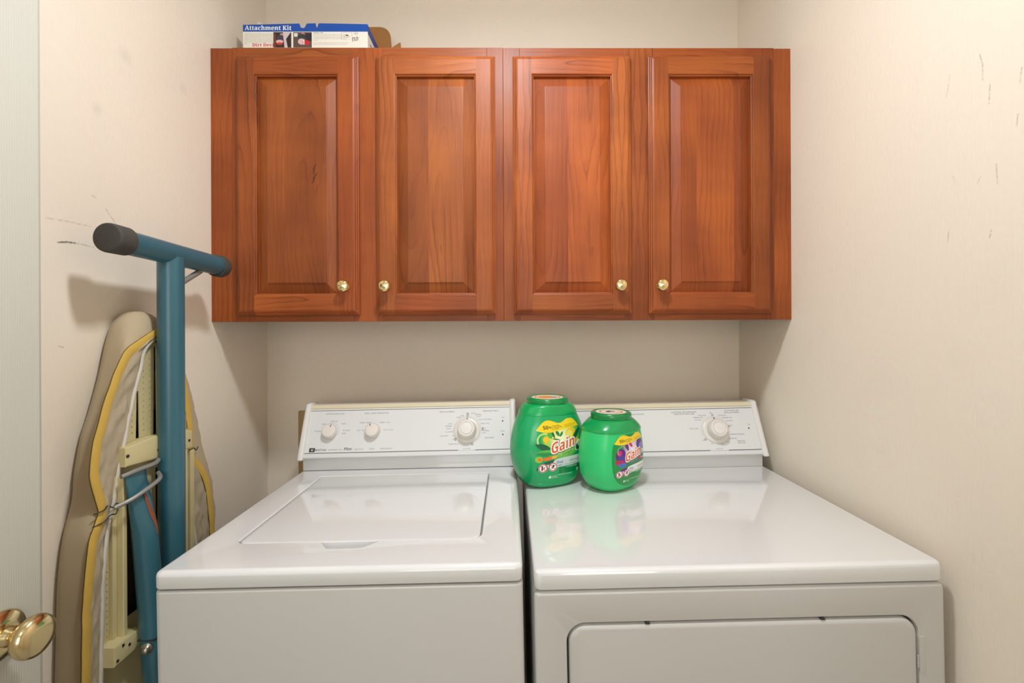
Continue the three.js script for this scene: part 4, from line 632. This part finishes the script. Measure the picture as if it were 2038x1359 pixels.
  part('end_cap', capGeo(0.026).rotateX(Math.PI / 2).translate(-0.74, 1.4952, -1.209), M.rubber, foot, 'black rubber end cap');
  part('brace', rod([[-0.74, 1.432, -1.046], [-0.74, 1.474, -1.125]], 0.0065, 8), M.wire, t, 'thin bare metal brace strip');
  {
    const ring = (c, a, b) => Array.from({ length: 28 }, (_, i) => { const q = i / 28 * Math.PI * 2; return [c[0] + a * Math.cos(q), c[1], c[2] + b * Math.sin(q)]; });
    part('leg', loft([ring([-0.752, 1.047, -0.944], 0.004, 0.0265), ring([-0.751, 1.03, -0.944], 0.006, 0.0262), ring([-0.745, 0.985, -0.946], 0.015, 0.0245), ring([-0.739, 0.93, -0.949], 0.0215, 0.0222), ring([-0.732, 0.80, -0.953], 0.0222, 0.0222), ring([-0.722, 0.6, -0.958], 0.0222, 0.0222), ring([-0.71, 0.3, -0.965], 0.0222, 0.0222)], true, true), M.blue, t, 'blue leg flattened at its upper end, with a rust streak');
    const rs = []; for (let k = 0; k <= 12; k++) { const s = k / 12, y = lerp(1.005, 0.915, s), w = 0.0052 * Math.sin(Math.PI * clamp(0.12 + s * 0.86)) * (1 + 0.35 * nz(s * 9, 2)), x = lerp(-0.7335, -0.7168, clamp((1.005 - y) / 0.07)), z = lerp(-0.943, -0.956, s); rs.push([[x - 0.001, y, z - w], [x + 0.0006, y, z], [x - 0.001, y, z + w]]); }
    part('rust_streak', loft(rs), std({ color: lin(0.25, 0.075, 0.035), roughness: 0.9, side: THREE.DoubleSide }), t);
  }
  part('pivot_bolt', mergeGeometries([lathe([[0, 0], [0.011, 0], [0.011, 0.003], [0.006, 0.0045], [0.006, 0.010], [0.004, 0.012], [0, 0.0125]], 20)]).rotateX(Math.PI / 2).rotateY(0.25).translate(-0.7235, 0.698, -0.9345), M.bolt, t);
  part('pivot_clip', box(-0.742, -0.709, 0.7125, 0.7145, -0.944, -0.9325), M.darkWire, t);
  part('wire_link', rod([[-0.748, 0.996, -0.888], [-0.735, 1.003, -0.908], [-0.728, 1.012, -0.935], [-0.729, 1.024, -0.978], [-0.745, 1.030, -0.995]], 0.0042, 10, 30), M.wire, t, 'grey wire link across the leg');
  part('wire_link', rod([[-0.752, 1.048, -0.908], [-0.745, 1.052, -0.935], [-0.742, 1.054, -0.985], [-0.748, 1.056, -1.0]], 0.0042, 10, 24), M.wire, t, 'grey wire link across the leg');
  part('spring_hook', rod([[-0.768, 0.992, -0.866], [-0.762, 0.994, -0.88], [-0.7635, 0.999, -0.892], [-0.7625, 0.992, -0.901], [-0.7625, 0.9965, -0.91], [-0.763, 0.990, -0.918]], 0.0012, 6, 40), M.darkWire, t);
  part('spring_hook', rod([[-0.768, 0.969, -0.864], [-0.7625, 0.972, -0.882], [-0.763, 0.979, -0.898], [-0.7625, 0.977, -0.908], [-0.763, 0.984, -0.914]], 0.0012, 6, 40), M.darkWire, t);
  part('spring_hook', rod([[-0.764, 1.045, -1.12], [-0.761, 1.048, -1.13], [-0.762, 1.040, -1.14], [-0.764, 1.046, -1.15]], 0.0012, 6, 24), M.darkWire, t);
  part('tie_rod', rod([[-0.775, 0.915, -1.168], [-0.774, 0.919, -1.215]], 0.0016, 8), M.wire, t);
}

renderer.render(scene, camera);
